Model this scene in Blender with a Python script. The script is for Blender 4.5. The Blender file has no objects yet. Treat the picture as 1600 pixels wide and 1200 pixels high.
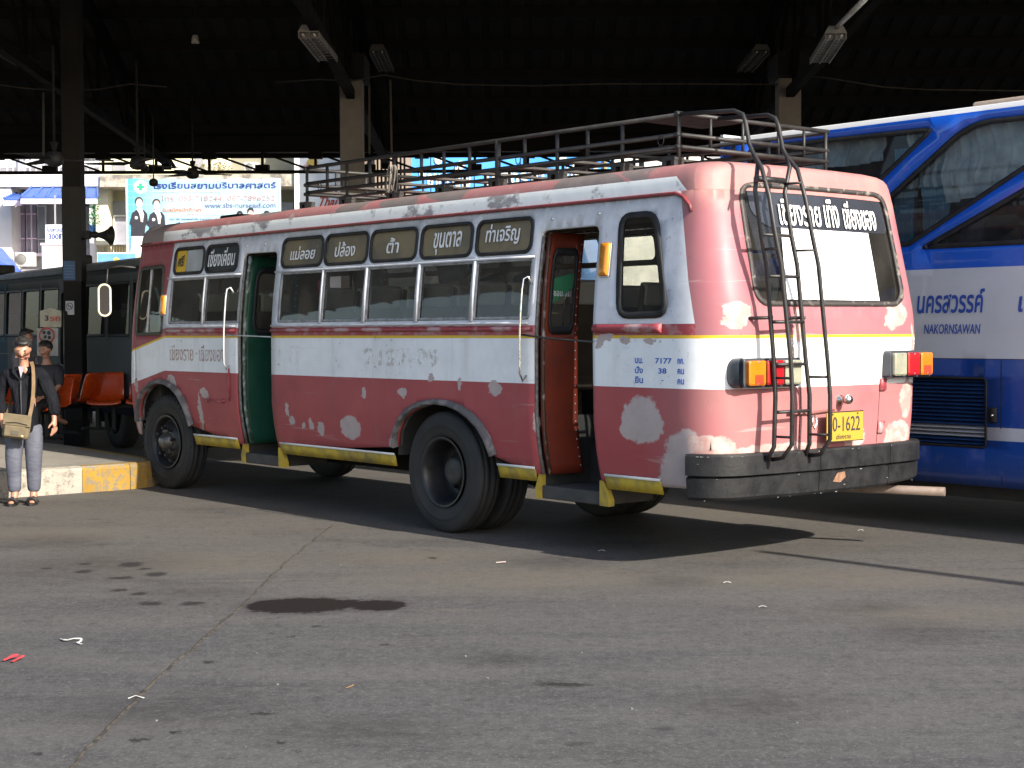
import bpy, bmesh, math, random
import numpy as np
from mathutils import Vector, Matrix, noise
from mathutils.geometry import delaunay_2d_cdt
random.seed(7)
R = math.radians
scene = bpy.context.scene
COL = scene.collection

# ------------------------------------------------------------------ camera
F = 2450.0; PITCH = R(1.9072); ROLL = 0.0037; CAMZ = 1.65
cd = bpy.data.cameras.new('camera'); cam = bpy.data.objects.new('camera', cd); COL.objects.link(cam)
cd.sensor_width = 36; cd.lens = F * 36 / 1600; cd.clip_end = 600; cd.clip_start = 0.05
cam.matrix_world = Matrix.Translation((0, 0, CAMZ)) @ Matrix.Rotation(math.pi / 2 - PITCH, 4, 'X') @ Matrix.Rotation(-ROLL, 4, 'Z')
scene.camera = cam

# ------------------------------------------------------------------ bus frame (forward, left) and sun
DF = Vector((-0.64146, 0.76715, 0)); DL = Vector((-0.76715, -0.64146, 0)); OB = Vector((0.2841, 13.5739, 0))
BUS_ROT = math.atan2(DF.y, DF.x)
ray_down = DF * 1.75 + DL * 0.10 + Vector((0, 0, -1))      # the way the sunlight travels
to_sun = -ray_down.normalized()
elev = math.asin(to_sun.z); azim = math.atan2(to_sun.x, to_sun.y)

w = bpy.data.worlds.new('World'); scene.world = w; w.use_nodes = True
nt = w.node_tree; nt.nodes.clear()
sky = nt.nodes.new('ShaderNodeTexSky'); sky.sky_type = 'NISHITA'; sky.sun_disc = False
sky.sun_elevation = elev; sky.sun_rotation = azim; sky.air_density = 1.0; sky.dust_density = 1.6
bg = nt.nodes.new('ShaderNodeBackground'); bg.inputs[1].default_value = 0.135
wo = nt.nodes.new('ShaderNodeOutputWorld'); nt.links.new(sky.outputs[0], bg.inputs[0]); nt.links.new(bg.outputs[0], wo.inputs[0])
sl = bpy.data.lights.new('sun', 'SUN'); sl.energy = 4.6; sl.angle = R(0.5); sl.color = (1, 0.93, 0.82)
so = bpy.data.objects.new('sun', sl); COL.objects.link(so); so.location = (20, -20, 20)
so.rotation_euler = to_sun.to_track_quat('Z', 'Y').to_euler()
scene.view_settings.view_transform = 'Standard'; scene.view_settings.look = 'None'
scene.view_settings.exposure = 1.15; scene.view_settings.gamma = 1; scene.view_settings.use_curve_mapping = False

# ------------------------------------------------------------------ surveying: photo measurements to places in the world
def ray(u, v):
    du, dv = u - 800, v - 600
    x = (du - dv * ROLL) / F; z = -(dv + du * ROLL) / F
    c, s = math.cos(PITCH), math.sin(PITCH)
    return Vector((x, c + z * s, -s + z * c))
def at(u, v, Y):
    r = ray(u, v); t = Y / r.y
    return Vector((0, 0, CAMZ)) + r * t
def ground(u, v, z=0.0):
    r = ray(u, v); t = (z - CAMZ) / r.z
    return Vector((0, 0, CAMZ)) + r * t

# ------------------------------------------------------------------ node helpers
class S:
    """a node socket with arithmetic"""
    def __init__(s, nt, o): s.nt, s.o = nt, o
    def m(s, op, *a, clamp=False):
        n = s.nt.nodes.new('ShaderNodeMath'); n.operation = op; n.use_clamp = clamp
        for i, x in enumerate((s,) + a):
            if isinstance(x, S): s.nt.links.new(x.o, n.inputs[i])
            else: n.inputs[i].default_value = x
        return S(s.nt, n.outputs[0])
    def __add__(s, b): return s.m('ADD', b)
    def __sub__(s, b): return s.m('SUBTRACT', b)
    def __mul__(s, b): return s.m('MULTIPLY', b)
    def __gt__(s, b): return s.m('GREATER_THAN', b)
    def __lt__(s, b): return s.m('LESS_THAN', b)
    def mx(s, b): return s.m('MAXIMUM', b)
    def inv(s): return s.m('MULTIPLY_ADD', -1.0, 1.0)
    def ramp(s, a, b):
        n = s.nt.nodes.new('ShaderNodeMapRange'); s.nt.links.new(s.o, n.inputs[0])
        n.inputs[1].default_value = a; n.inputs[2].default_value = b
        return S(s.nt, n.outputs[0])
class M:
    def __init__(s, name, rough=0.6, metal=0.0, spec=0.5, coat=0.0):
        s.mat = bpy.data.materials.new(name); s.mat.use_nodes = True; s.nt = s.mat.node_tree
        s.b = s.nt.nodes['Principled BSDF']; s.out = s.nt.nodes['Material Output']
        s.b.inputs['Roughness'].default_value = rough; s.b.inputs['Metallic'].default_value = metal
        s.b.inputs['Specular IOR Level'].default_value = spec; s.b.inputs['Coat Weight'].default_value = coat
        s.tc = s.nt.nodes.new('ShaderNodeTexCoord')
    def obj(s): return s.tc.outputs['Object']
    def xyz(s):
        n = s.nt.nodes.new('ShaderNodeSeparateXYZ'); s.nt.links.new(s.obj(), n.inputs[0])
        return [S(s.nt, o) for o in n.outputs]
    def noise(s, scale, detail=4, rough=0.55, vec=None, stretch=None, dist=0.0):
        n = s.nt.nodes.new('ShaderNodeTexNoise'); n.inputs['Scale'].default_value = scale
        n.inputs['Detail'].default_value = detail; n.inputs['Roughness'].default_value = rough; n.inputs['Distortion'].default_value = dist
        v = vec or s.obj()
        if stretch:
            mp = s.nt.nodes.new('ShaderNodeMapping'); mp.inputs['Scale'].default_value = stretch
            s.nt.links.new(v, mp.inputs[0]); v = mp.outputs[0]
        s.nt.links.new(v, n.inputs['Vector'])
        return S(s.nt, n.outputs[0])
    def col(s, c):
        n = s.nt.nodes.new('ShaderNodeRGB'); n.outputs[0].default_value = (*c, 1); return n.outputs[0]
    def mix(s, f, a, b):
        n = s.nt.nodes.new('ShaderNodeMix'); n.data_type = 'RGBA'
        for k, x in ((6, a), (7, b)):
            if isinstance(x, tuple): n.inputs[k].default_value = (*x, 1)
            else: s.nt.links.new(x, n.inputs[k])
        if isinstance(f, S): s.nt.links.new(f.o, n.inputs[0])
        else: n.inputs[0].default_value = f
        return n.outputs[2]
    def base(s, c):
        if isinstance(c, tuple): s.b.inputs['Base Color'].default_value = (*c, 1)
        else: s.nt.links.new(c, s.b.inputs['Base Color'])
    def rough(s, f): s.nt.links.new(f.o, s.b.inputs['Roughness'])
    def bump(s, h, strength=0.3, dist=0.01):
        n = s.nt.nodes.new('ShaderNodeBump'); n.inputs['Strength'].default_value = strength; n.inputs['Distance'].default_value = dist
        s.nt.links.new(h.o, n.inputs['Height']); s.nt.links.new(n.outputs[0], s.b.inputs['Normal'])
_mc = {}
def pm(name, c, c2=None, scale=8, rough=0.6, metal=0.0, bump=0.0, lo=0.35, hi=0.7, spec=0.5, coat=0.0, stretch=None):
    if name in _mc: return _mc[name]
    m = M(name, rough, metal, spec, coat)
    c2 = c2 or tuple(x * 0.75 for x in c)
    n = m.noise(scale, stretch=stretch)
    m.base(m.mix(n.ramp(lo, hi), c, c2))
    if bump: m.bump(m.noise(scale * 6), bump, 0.006)
    m.rough(m.noise(scale * 2).ramp(0.2, 0.8).m('MULTIPLY_ADD', 0.2, max(0.03, rough - 0.1)))
    _mc[name] = m.mat; return m.mat
def glass_mat(name, tint, refl=1.0, rough=0.02, ior=1.35, haze=0.03):
    if name in _mc: return _mc[name]
    m = M(name); nt = m.nt
    tr = nt.nodes.new('ShaderNodeBsdfTransparent')
    gl = nt.nodes.new('ShaderNodeBsdfGlossy'); gl.inputs['Roughness'].default_value = rough
    gl.inputs[0].default_value = (refl, refl, refl, 1)
    fr = nt.nodes.new('ShaderNodeFresnel'); fr.inputs[0].default_value = ior
    dirt = m.noise(3, 5)
    c = m.mix(dirt.ramp(0.3, 0.75), tint, tuple(t * 0.75 for t in tint)); nt.links.new(c, tr.inputs[0])
    df = nt.nodes.new('ShaderNodeBsdfDiffuse'); df.inputs[0].default_value = (0.22, 0.21, 0.19, 1)
    mx0 = nt.nodes.new('ShaderNodeMixShader'); nt.links.new((dirt.ramp(0.3, 0.8) * (0.07 + haze) + haze).o, mx0.inputs[0])
    nt.links.new(tr.outputs[0], mx0.inputs[1]); nt.links.new(df.outputs[0], mx0.inputs[2])
    mx = nt.nodes.new('ShaderNodeMixShader'); nt.links.new(fr.outputs[0], mx.inputs[0])
    nt.links.new(mx0.outputs[0], mx.inputs[1]); nt.links.new(gl.outputs[0], mx.inputs[2])
    nt.links.new(mx.outputs[0], m.out.inputs[0]); _mc[name] = m.mat; return m.mat

# ------------------------------------------------------------------ object helpers
def tag(o, label=None, cat=None, group=None, kind=None):
    if label: o['label'] = label
    if cat: o['category'] = cat
    if group: o['group'] = group
    if kind: o['kind'] = kind
    return o
def thing(name, label, cat, loc=(0, 0, 0), rz=0, group=None):
    o = bpy.data.objects.new(name, None); COL.objects.link(o); o.location = loc; o.rotation_euler = (0, 0, rz)
    o.empty_display_size = 0.2
    return tag(o, label, cat, group)
def link(name, me, parent=None, mats=()):
    o = bpy.data.objects.new(name, me); COL.objects.link(o)
    if parent: o.parent = parent
    for m in mats:
        me.materials.append(m)
    return o
def dup(root, loc=None, rz=None, label=None):
    r = root.copy(); COL.objects.link(r)
    if loc is not None: r.location = loc
    if rz is not None: r.rotation_euler = (0, 0, rz)
    if label: r['label'] = label
    for ch in list(root.children):
        c = ch.copy(); COL.objects.link(c); c.parent = r
        for g in list(ch.children):
            d = g.copy(); COL.objects.link(d); d.parent = c
    return r
class MB:
    def __init__(s): s.v = []; s.f = []; s.mi = []; s.cur = 0; s.sm = []
    def add(s, vs, fs, smooth=False):
        k = len(s.v); s.v += [tuple(v) for v in vs]
        for f in fs: s.f.append([k + i for i in f]); s.mi.append(s.cur); s.sm.append(smooth)
        return s
    def box(s, x0, y0, z0, x1, y1, z1, mat=None):
        vs = [Vector((x, y, z)) for z in (z0, z1) for y in (y0, y1) for x in (x0, x1)]
        if mat is not None: vs = [mat @ v for v in vs]
        return s.add(vs, [(0, 2, 3, 1), (4, 5, 7, 6), (0, 1, 5, 4), (2, 6, 7, 3), (0, 4, 6, 2), (1, 3, 7, 5)])
    def obox(s, c, ax, ay, az, hx, hy, hz):
        c, ax, ay, az = map(Vector, (c, ax, ay, az))
        vs = [c + ax * (hx * i) + ay * (hy * j) + az * (hz * k) for k in (-1, 1) for j in (-1, 1) for i in (-1, 1)]
        return s.add(vs, [(0, 2, 3, 1), (4, 5, 7, 6), (0, 1, 5, 4), (2, 6, 7, 3), (0, 4, 6, 2), (1, 3, 7, 5)])
    def tube(s, pts, r, n=8, cap=True):
        pts = [Vector(p) for p in pts]; rs = r if isinstance(r, (list, tuple)) else [r] * len(pts)
        k = len(s.v); up = None
        for i, p in enumerate(pts):
            a = pts[max(i - 1, 0)]; b = pts[min(i + 1, len(pts) - 1)]; t = (b - a).normalized()
            if up is None: up = t.orthogonal().normalized()
            up = (up - t * up.dot(t)); up = up.normalized() if up.length > 1e-6 else t.orthogonal().normalized()
            w_ = t.cross(up)
            for j in range(n):
                a_ = 2 * math.pi * j / n; s.v.append(tuple(p + (up * math.cos(a_) + w_ * math.sin(a_)) * rs[i]))
        for i in range(len(pts) - 1):
            for j in range(n):
                s.f.append([k + i * n + j, k + i * n + (j + 1) % n, k + (i + 1) * n + (j + 1) % n, k + (i + 1) * n + j]); s.mi.append(s.cur); s.sm.append(True)
        if cap:
            s.f.append([k + j for j in range(n)][::-1]); s.mi.append(s.cur); s.sm.append(False)
            s.f.append([k + (len(pts) - 1) * n + j for j in range(n)]); s.mi.append(s.cur); s.sm.append(False)
        return s
    def bar(s, a, b, wx, wz, up=(0, 0, 1)):
        a, b = Vector(a), Vector(b); t = (b - a); L = t.length; t.normalize(); up = Vector(up)
        sd = t.cross(up); sd = sd.normalized() if sd.length > 1e-6 else t.orthogonal().normalized()
        u2 = sd.cross(t)
        return s.obox((a + b) / 2, t, sd, u2, L / 2, wx / 2, wz / 2)
    def lathe(s, prof, c, axis, n=32, smooth=True):
        """prof: (distance along axis, radius)"""
        c, axis = Vector(c), Vector(axis).normalized(); u = axis.orthogonal().normalized(); w_ = axis.cross(u); k = len(s.v)
        for (h, r) in prof:
            for j in range(n):
                a = 2 * math.pi * j / n; s.v.append(tuple(c + axis * h + (u * math.cos(a) + w_ * math.sin(a)) * max(r, 1e-4)))
        for i in range(len(prof) - 1):
            for j in range(n):
                s.f.append([k + i * n + j, k + i * n + (j + 1) % n, k + (i + 1) * n + (j + 1) % n, k + (i + 1) * n + j]); s.mi.append(s.cur); s.sm.append(smooth)
        return s
    def prism(s, loop, a, b, o=(0, 0, 0), ux=(1, 0, 0), uy=(0, 0, 1), un=(0, 1, 0)):
        """loop of 2d points in the ux/uy plane, thick from a to b along un"""
        o, ux, uy, un = map(Vector, (o, ux, uy, un)); n = len(loop)
        vs = [o + ux * p[0] + uy * p[1] + un * d for d in (a, b) for p in loop]
        return s.add(vs, [list(range(n))[::-1], [n + i for i in range(n)]] + [[i, (i + 1) % n, n + (i + 1) % n, n + i] for i in range(n)])
    def build(s, name, mat, parent=None, bevel=0.0, fix=True, smooth_angle=0):
        me = bpy.data.meshes.new(name); me.from_pydata(s.v, [], s.f)
        me.polygons.foreach_set('material_index', s.mi); me.polygons.foreach_set('use_smooth', s.sm)
        me.update()
        if fix:
            bm = bmesh.new(); bm.from_mesh(me); bmesh.ops.recalc_face_normals(bm, faces=bm.faces)
            bm.to_mesh(me); bm.free()
        if smooth_angle:
            me.polygons.foreach_set('use_smooth', [True] * len(me.polygons)); me.set_sharp_from_angle(angle=R(smooth_angle))
        mats = mat if isinstance(mat, (list, tuple)) else [mat]
        o = link(name, me, parent, mats)
        if bevel:
            b = o.modifiers.new('bevel', 'BEVEL'); b.width = bevel; b.segments = 2; b.limit_method = 'ANGLE'; b.harden_normals = False
        return o
def B(name, mat, x0, y0, z0, x1, y1, z1, parent=None, bevel=0.0):
    return MB().box(x0, y0, z0, x1, y1, z1).build(name, mat, parent, bevel)

def rr(x0, y0, x1, y1, r, n=5):
    out = []
    for cx, cy, a0 in ((x1 - r, y1 - r, 0), (x0 + r, y1 - r, 90), (x0 + r, y0 + r, 180), (x1 - r, y0 + r, 270)):
        for i in range(n + 1):
            a = R(a0 + 90 * i / n); out.append((cx + r * math.cos(a), cy + r * math.sin(a)))
    return out
def round_poly(pts, r, n=4):
    out = []; N = len(pts); rs = r if isinstance(r, (list, tuple)) else [r] * N
    for i in range(N):
        p = Vector(pts[i]); a = (Vector(pts[i - 1]) - p); b = (Vector(pts[(i + 1) % N]) - p)
        rad = min(rs[i], a.length * 0.45, b.length * 0.45)
        if rad <= 1e-4: out.append(tuple(p)); continue
        A = p + a.normalized() * rad; Bp = p + b.normalized() * rad
        for k in range(n + 1):
            t = k / n; q = A * (1 - t) ** 2 + p * 2 * t * (1 - t) + Bp * t * t; out.append(tuple(q))
    return out
def grow(loop, d):
    """offset a loop outward by d"""
    n = len(loop); area = sum(loop[i][0] * loop[(i + 1) % n][1] - loop[(i + 1) % n][0] * loop[i][1] for i in range(n)); sg = 1 if area > 0 else -1
    out = []
    for i in range(n):
        a, p, b = Vector(loop[i - 1]), Vector(loop[i]), Vector(loop[(i + 1) % n])
        e1 = (p - a); e2 = (b - p)
        n1 = Vector((e1.y, -e1.x)); n2 = Vector((e2.y, -e2.x))
        n1 = n1.normalized() if n1.length > 1e-9 else n2.normalized(); n2 = n2.normalized() if n2.length > 1e-9 else n1
        m = (n1 + n2); m = m.normalized() if m.length > 1e-6 else n1
        k = 1 / max(0.5, m.dot(n1)); out.append(tuple(p + m * d * k * sg))
    return out
def inpoly(px, py, loop):
    c = np.zeros(px.shape, bool); n = len(loop); j = n - 1
    for i in range(n):
        xi, yi = loop[i]; xj, yj = loop[j]
        if yi != yj:
            c ^= ((yi > py) != (yj > py)) & (px < (xj - xi) * (py - yi) / (yj - yi) + xi)
        j = i
    return c
def densify(loop, d):
    out = []
    for i in range(len(loop)):
        a = Vector(loop[i]); b = Vector(loop[(i + 1) % len(loop)]); k = max(1, int((b - a).length / d))
        for j in range(k): out.append(tuple(a + (b - a) * j / k))
    return out
def surf(name, P, outer, holes, mats, parent, step=0.25, thick=0.0, off=0.0, minside=None, mo=0):
    """a sheet over parameter plane (t, z) -> P(t, z, off), with real openings"""
    loops = [densify(outer, step)] + [densify(h, step * 2) for h in holes]
    vs = []; es = []
    for L in loops:
        k = len(vs); vs += [Vector(p) for p in L]; es += [(k + i, k + (i + 1) % len(L)) for i in range(len(L))]
    x = [p[0] for p in outer]; y = [p[1] for p in outer]
    gx, gy = np.meshgrid(np.arange(min(x) + step * 0.5, max(x), step), np.arange(min(y) + step * 0.4, max(y), step * 0.8))
    gx, gy = gx.ravel(), gy.ravel(); ok = inpoly(gx, gy, loops[0])
    for L in loops[1:]: ok &= ~inpoly(gx, gy, grow(L, 0.012))
    vs += [Vector((a, b)) for a, b in zip(gx[ok], gy[ok])]
    V, E_, T, *_ = delaunay_2d_cdt(vs, es, [], 0, 1e-5)
    V = np.array([tuple(v) for v in V]); T = np.array([t for t in T if len(t) == 3])
    c = V[T].mean(axis=1); ok = inpoly(c[:, 0], c[:, 1], loops[0])
    for L in loops[1:]: ok &= ~inpoly(c[:, 0], c[:, 1], L)
    T = T[ok]
    me = bpy.data.meshes.new(name)
    me.from_pydata([P(a, b, off) for a, b in V], [], T.tolist()); me.update()
    bm = bmesh.new(); bm.from_mesh(me)
    bmesh.ops.delete(bm, geom=[v for v in bm.verts if not v.link_faces], context='VERTS')
    bm.to_mesh(me); bm.free()
    me.polygons.foreach_set('use_smooth', [True] * len(me.polygons))
    o = link(name, me, parent, mats)
    if thick:
        sm = o.modifiers.new('solid', 'SOLIDIFY'); sm.thickness = abs(thick); sm.offset = -1 if thick > 0 else 1
        sm.material_offset = mo; sm.use_even_offset = False
    return o

_font_cache = {}
def text(body, w_, h_, mat, loc, right, up, parent=None, name='lettering', bold=0.0, shear=0.0, thick=0.0015, label=None, fit=True):
    key = (body, bold, shear, thick)
    if key not in _font_cache:
        c = bpy.data.curves.new('t', 'FONT'); c.body = body; c.size = 1; c.offset = bold; c.shear = shear; c.extrude = 0.004; c.resolution_u = 3
        c.align_x = 'LEFT'
        o = bpy.data.objects.new('t', c); COL.objects.link(o)
        dg = bpy.context.evaluated_depsgraph_get(); dg.update()
        me = bpy.data.meshes.new_from_object(o.evaluated_get(dg)); COL.objects.unlink(o); bpy.data.objects.remove(o)
        co = np.empty(len(me.vertices) * 3); me.vertices.foreach_get('co', co); co = co.reshape(-1, 3)
        _font_cache[key] = (co, [tuple(p.vertices) for p in me.polygons])
    co, fs = _font_cache[key]; mn, mx = co.min(0), co.max(0); sz = mx - mn
    sx = w_ / sz[0]; sy = h_ / sz[1]
    right, up = Vector(right).normalized(), Vector(up); up = (up - right * up.dot(right)).normalized(); nn = right.cross(up)
    loc = Vector(loc)
    vs = [loc + right * ((p[0] - (mn[0] + mx[0]) / 2) * sx) + up * ((p[1] - (mn[1] + mx[1]) / 2) * sy) + nn * ((p[2] - mn[2]) / max(sz[2], 1e-6) * thick) for p in co]
    me = bpy.data.meshes.new(name); me.from_pydata([tuple(v) for v in vs], [], fs); me.update()
    o = link(name, me, parent, [mat])
    if label: o['label'] = label
    return o

# ------------------------------------------------------------------ plain materials
black_metal = pm('black_metal', (0.011, 0.011, 0.011), (0.028, 0.024, 0.022), 9, 0.5, bump=0.1)
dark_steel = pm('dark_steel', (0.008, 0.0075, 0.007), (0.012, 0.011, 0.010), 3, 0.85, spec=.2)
chrome = pm('chrome', (0.75, 0.74, 0.7), (0.45, 0.42, 0.38), 20, 0.25, 1.0)
alu = pm('alu', (0.62, 0.63, 0.64), (0.42, 0.42, 0.42), 10, 0.4, 0.5)
rubber = pm('rubber', (0.012, 0.012, 0.0135), (0.026, 0.025, 0.024), 6, 0.75, bump=0.25)
gasket = pm('gasket', (0.012, 0.012, 0.0135), (0.024, 0.024, 0.024), 10, 0.6, spec=.3)
concrete = pm('concrete_col', (0.17, 0.155, 0.145), (0.12, 0.11, 0.10), 2, 0.85, bump=0.2)
white_paint = pm('white_paint', (0.78, 0.78, 0.76), (0.66, 0.65, 0.62), 3, 0.7)
yellow_trim = pm('yellow_trim', (0.46, 0.32, 0.025), (0.20, 0.15, 0.05), 7, 0.7, lo=.42, hi=.68)
dark_int = pm('dark_int', (0.05, 0.045, 0.04), (0.03, 0.03, 0.03), 4, 0.8)
cream_int = pm('cream_int', (0.30, 0.27, 0.22), (0.2, 0.18, 0.15), 4, 0.8)
ink_white = pm('ink_white', (0.8, 0.8, 0.8), (0.62, 0.62, 0.62), 12, 0.6)
ink_black = pm('ink_black', (0.03, 0.03, 0.035), None, 12, 0.6)
ink_blue = pm('ink_blue', (0.03, 0.12, 0.5), None, 12, 0.6)
ink_navy = pm('ink_navy', (0.03, 0.05, 0.26), None, 12, 0.6)
ink_red = pm('ink_red', (0.55, 0.06, 0.04), None, 12, 0.6)
skin_m = pm('skin_tone', (0.36, 0.18, 0.115), (0.30, 0.14, 0.09), 14, 0.5)
hair_m = pm('hair_black', (0.012, 0.011, 0.011), (0.03, 0.027, 0.025), 30, 0.5, bump=0.5)

# ------------------------------------------------------------------ asphalt ground
m = M('asphalt', 0.88, spec=.18)
big = m.noise(0.35, 5, 0.6); med = m.noise(2.2, 6, 0.65); fine = m.noise(55, 3, 0.6); grit = m.noise(160, 2, 0.5)
streak = m.noise(1.6, 5, 0.6, stretch=(0.25, 1.3, 1)); blot = m.noise(1.1, 6, 0.7, dist=0.6)
mid = m.noise(12, 5, 0.7); patchy = m.noise(0.8, 6, 0.72, stretch=(0.6, 1.6, 1))
c = m.mix(big.ramp(0.35, 0.65), (0.0707, 0.0674, 0.0655), (0.0534, 0.0530, 0.0556))
near_bus = m.xyz()[1].ramp(8.5, 13.5) * 0.6
c = m.mix(near_bus, c, (0.1091, 0.0949, 0.0766))
c = m.mix(streak.ramp(0.40, 0.62) * 0.55, c, (0.1003, 0.0944, 0.0875))
c = m.mix(patchy.ramp(0.52, 0.70) * 0.6, c, (0.0343, 0.0328, 0.0338))
c = m.mix(med.ramp(0.54, 0.72) * 0.45, c, (0.0382, 0.0366, 0.0368))
c = m.mix(mid.ramp(0.50, 0.68) * 0.7, c, (0.0955, 0.0924, 0.0894))
c = m.mix(mid.ramp(0.46, 0.30) * 0.65, c, (0.0325, 0.0318, 0.0328))
c = m.mix(blot.ramp(0.62, 0.70) * 0.6, c, (0.0268, 0.0250, 0.0249))
c = m.mix(m.noise(27, 5, .75).ramp(.52, .70) * .5, c, (0.1497, 0.1438, 0.1394)); c = m.mix(m.noise(31, 5, .75).ramp(.48, .32) * .5, c, (0.0273, 0.0275, 0.0284))
c = m.mix(fine.ramp(0.56, 0.70) * 0.6, c, (0.1597, 0.1560, 0.1505))
c = m.mix(grit.ramp(0.58, 0.70) * 0.6, c, (0.0210, 0.0211, 0.0218))
x, y, z = m.xyz()
# oil spots: dark drips left by parked buses
vo = m.nt.nodes.new('ShaderNodeTexVoronoi'); vo.inputs['Scale'].default_value = 1.5
mp = m.nt.nodes.new('ShaderNodeMapping'); mp.inputs['Scale'].default_value = (0.9, 1.6, 1); m.nt.links.new(m.obj(), mp.inputs[0]); m.nt.links.new(mp.outputs[0], vo.inputs['Vector'])
vd = S(m.nt, vo.outputs['Distance']); spot = (vd + m.noise(14, 3) * 0.12).ramp(0.17, 0.10) * (m.noise(0.28, 2).ramp(0.47, 0.57))
c = m.mix(spot * 0.8, c, (0.020, 0.018, 0.018))
def marks(c, lst, colr, soft, amp, k=1.0):
    cmb = m.nt.nodes.new('ShaderNodeCombineXYZ'); w1 = m.noise(5, 6, .7) * .5 + m.noise(24, 6, .75) * .5; w2 = m.noise(7.3, 6, .7) * .5 + m.noise(29, 6, .75) * .5
    m.nt.links.new((x + (w1 - .5) * amp).o, cmb.inputs[0]); m.nt.links.new((y + (w2 - .5) * amp * 1.6).o, cmb.inputs[1]); acc = None
    for (u, v, ru, rv) in lst:
        p = ground(u, v); rx = (ground(u + ru, v) - p).length; ry = (ground(u, v - rv) - ground(u, v + rv)).length / 2
        n1_ = m.nt.nodes.new('ShaderNodeVectorMath'); n1_.operation = 'SUBTRACT'; m.nt.links.new(cmb.outputs[0], n1_.inputs[0]); n1_.inputs[1].default_value = (p.x, p.y, 0)
        n2_ = m.nt.nodes.new('ShaderNodeVectorMath'); n2_.operation = 'MULTIPLY'; m.nt.links.new(n1_.outputs[0], n2_.inputs[0]); n2_.inputs[1].default_value = (1 / rx, 1 / ry, 0)
        n3_ = m.nt.nodes.new('ShaderNodeVectorMath'); n3_.operation = 'LENGTH'; m.nt.links.new(n2_.outputs[0], n3_.inputs[0])
        a_ = S(m.nt, n3_.outputs[1]).ramp(1 + soft, 1 - soft); acc = a_ if acc is None else acc.mx(a_)
    if soft > .5: acc = acc * (m.noise(9, 6, .75).ramp(.36, .60) * .8 + .2)
    return m.mix(acc * k, c, colr)
# pale dusty sweeps, dull scuffed areas, drip marks and the one wet-looking stain with its narrow waist
c = marks(c, [(820, 905, 260, 18), (1250, 905, 260, 14), (300, 880, 160, 16), (90, 835, 90, 10), (1120, 800, 130, 12), (640, 872, 130, 10), (1480, 960, 150, 14)], (0.115, 0.100, 0.078), .75, .5, .7)
c = marks(c, [(868, 878, 62, 9), (1435, 985, 70, 14), (1360, 948, 60, 8), (1052, 908, 48, 8), (75, 845, 75, 8), (150, 882, 120, 16), (300, 925, 90, 8), (780, 1030, 60, 10), (1180, 1100, 120, 20), (560, 1140, 150, 20), (250, 1110, 160, 26)], (0.026, 0.023, 0.022), .7, .35, .6)
c = marks(c, [(215, 928, 13, 2.6), (205, 882, 18, 4), (134, 881, 9, 2), (130, 893, 12, 2.5), (226, 889, 10, 2), (188, 903, 22, 2), (186, 922, 13, 2.5), (300, 943, 18, 3), (233, 943, 22, 3), (246, 897, 16, 3), (328, 1034, 12, 3), (275, 1144, 9, 2.5), (214, 1156, 13, 3), (440, 1160, 9, 3), (72, 888, 10, 2),
              (425, 990, 4, 1.5), (456, 995, 4, 1.5), (677, 872, 7, 1.5), (412, 1115, 16, 2), (492, 978, 7, 2), (880, 1070, 40, 3), (600, 1007, 6, 2), (465, 1174, 9, 2), (60, 1178, 9, 2)], (0.017, 0.015, 0.015), .30, .22, .85)
c = marks(c, [(470, 946, 95, 13), (590, 946, 48, 9.5), (530, 943, 70, 6), (415, 946, 33, 9)], (0.034, 0.029, 0.027), .25, .35, .8)
c = marks(c, [(470, 946, 84, 11.5), (590, 946, 42, 8), (530, 943, 70, 5), (415, 946, 28, 8), (545, 944, 40, 5)], (0.009, 0.0058, 0.0053), .05, .30, 1.0)
c = marks(c, [(700, 953, 50, 1.5), (380, 907, 50, 1.2)], (0.15, 0.13, 0.10), .6, .05, .4)
m.base(c); m.bump(fine * 0.6 + grit, 0.35, 0.006)
asphalt = m.mat
gm = bpy.data.meshes.new('ground'); gm.from_pydata([(-150, -40, 0), (150, -40, 0), (150, 250, 0), (-150, 250, 0)], [], [(0, 1, 2, 3)])
tag(link('ground', gm, None, [asphalt]), kind='structure')

# joint between the slabs: narrow raised bead of sealant with a groove
pts = [ground(u, v) for u, v in ((20, 1290), (110, 1200), (178, 1128), (240, 1065), (312, 1003), (380, 945), (440, 885), (520, 820))]
line = []
for a, b in zip(pts[:-1], pts[1:]):
    n = max(2, int((b - a).length / 0.03))
    for i in range(n): line.append(a + (b - a) * i / n)
vs = []; fs = []
for i, p in enumerate(line):
    k = noise.noise(Vector((0, i * 0.11, 3))) * 0.018 + noise.noise(Vector((0, i * 0.5, 7))) * 0.008
    wd = 0.009 + 0.010 * abs(noise.noise(Vector((5, i * 0.23, 1))))
    h = 0.004 + 0.005 * abs(noise.noise(Vector((9, i * 0.4, 1))))
    vs += [(p.x + k - wd, p.y, 0.001), (p.x + k, p.y, h), (p.x + k + wd, p.y, 0.001)]
for i in range(len(line) - 1):
    for j in (0, 1): a = i * 3 + j; fs.append((a, a + 1, a + 4, a + 3))
me = bpy.data.meshes.new('slab_joint'); me.from_pydata(vs, [], fs)
tag(link('slab_joint', me, None, [pm('joint_m', (0.020, 0.017, 0.014), (0.065, 0.052, 0.038), 18, 0.9, bump=0.5, lo=0.42, hi=0.6)]), kind='structure')

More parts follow.
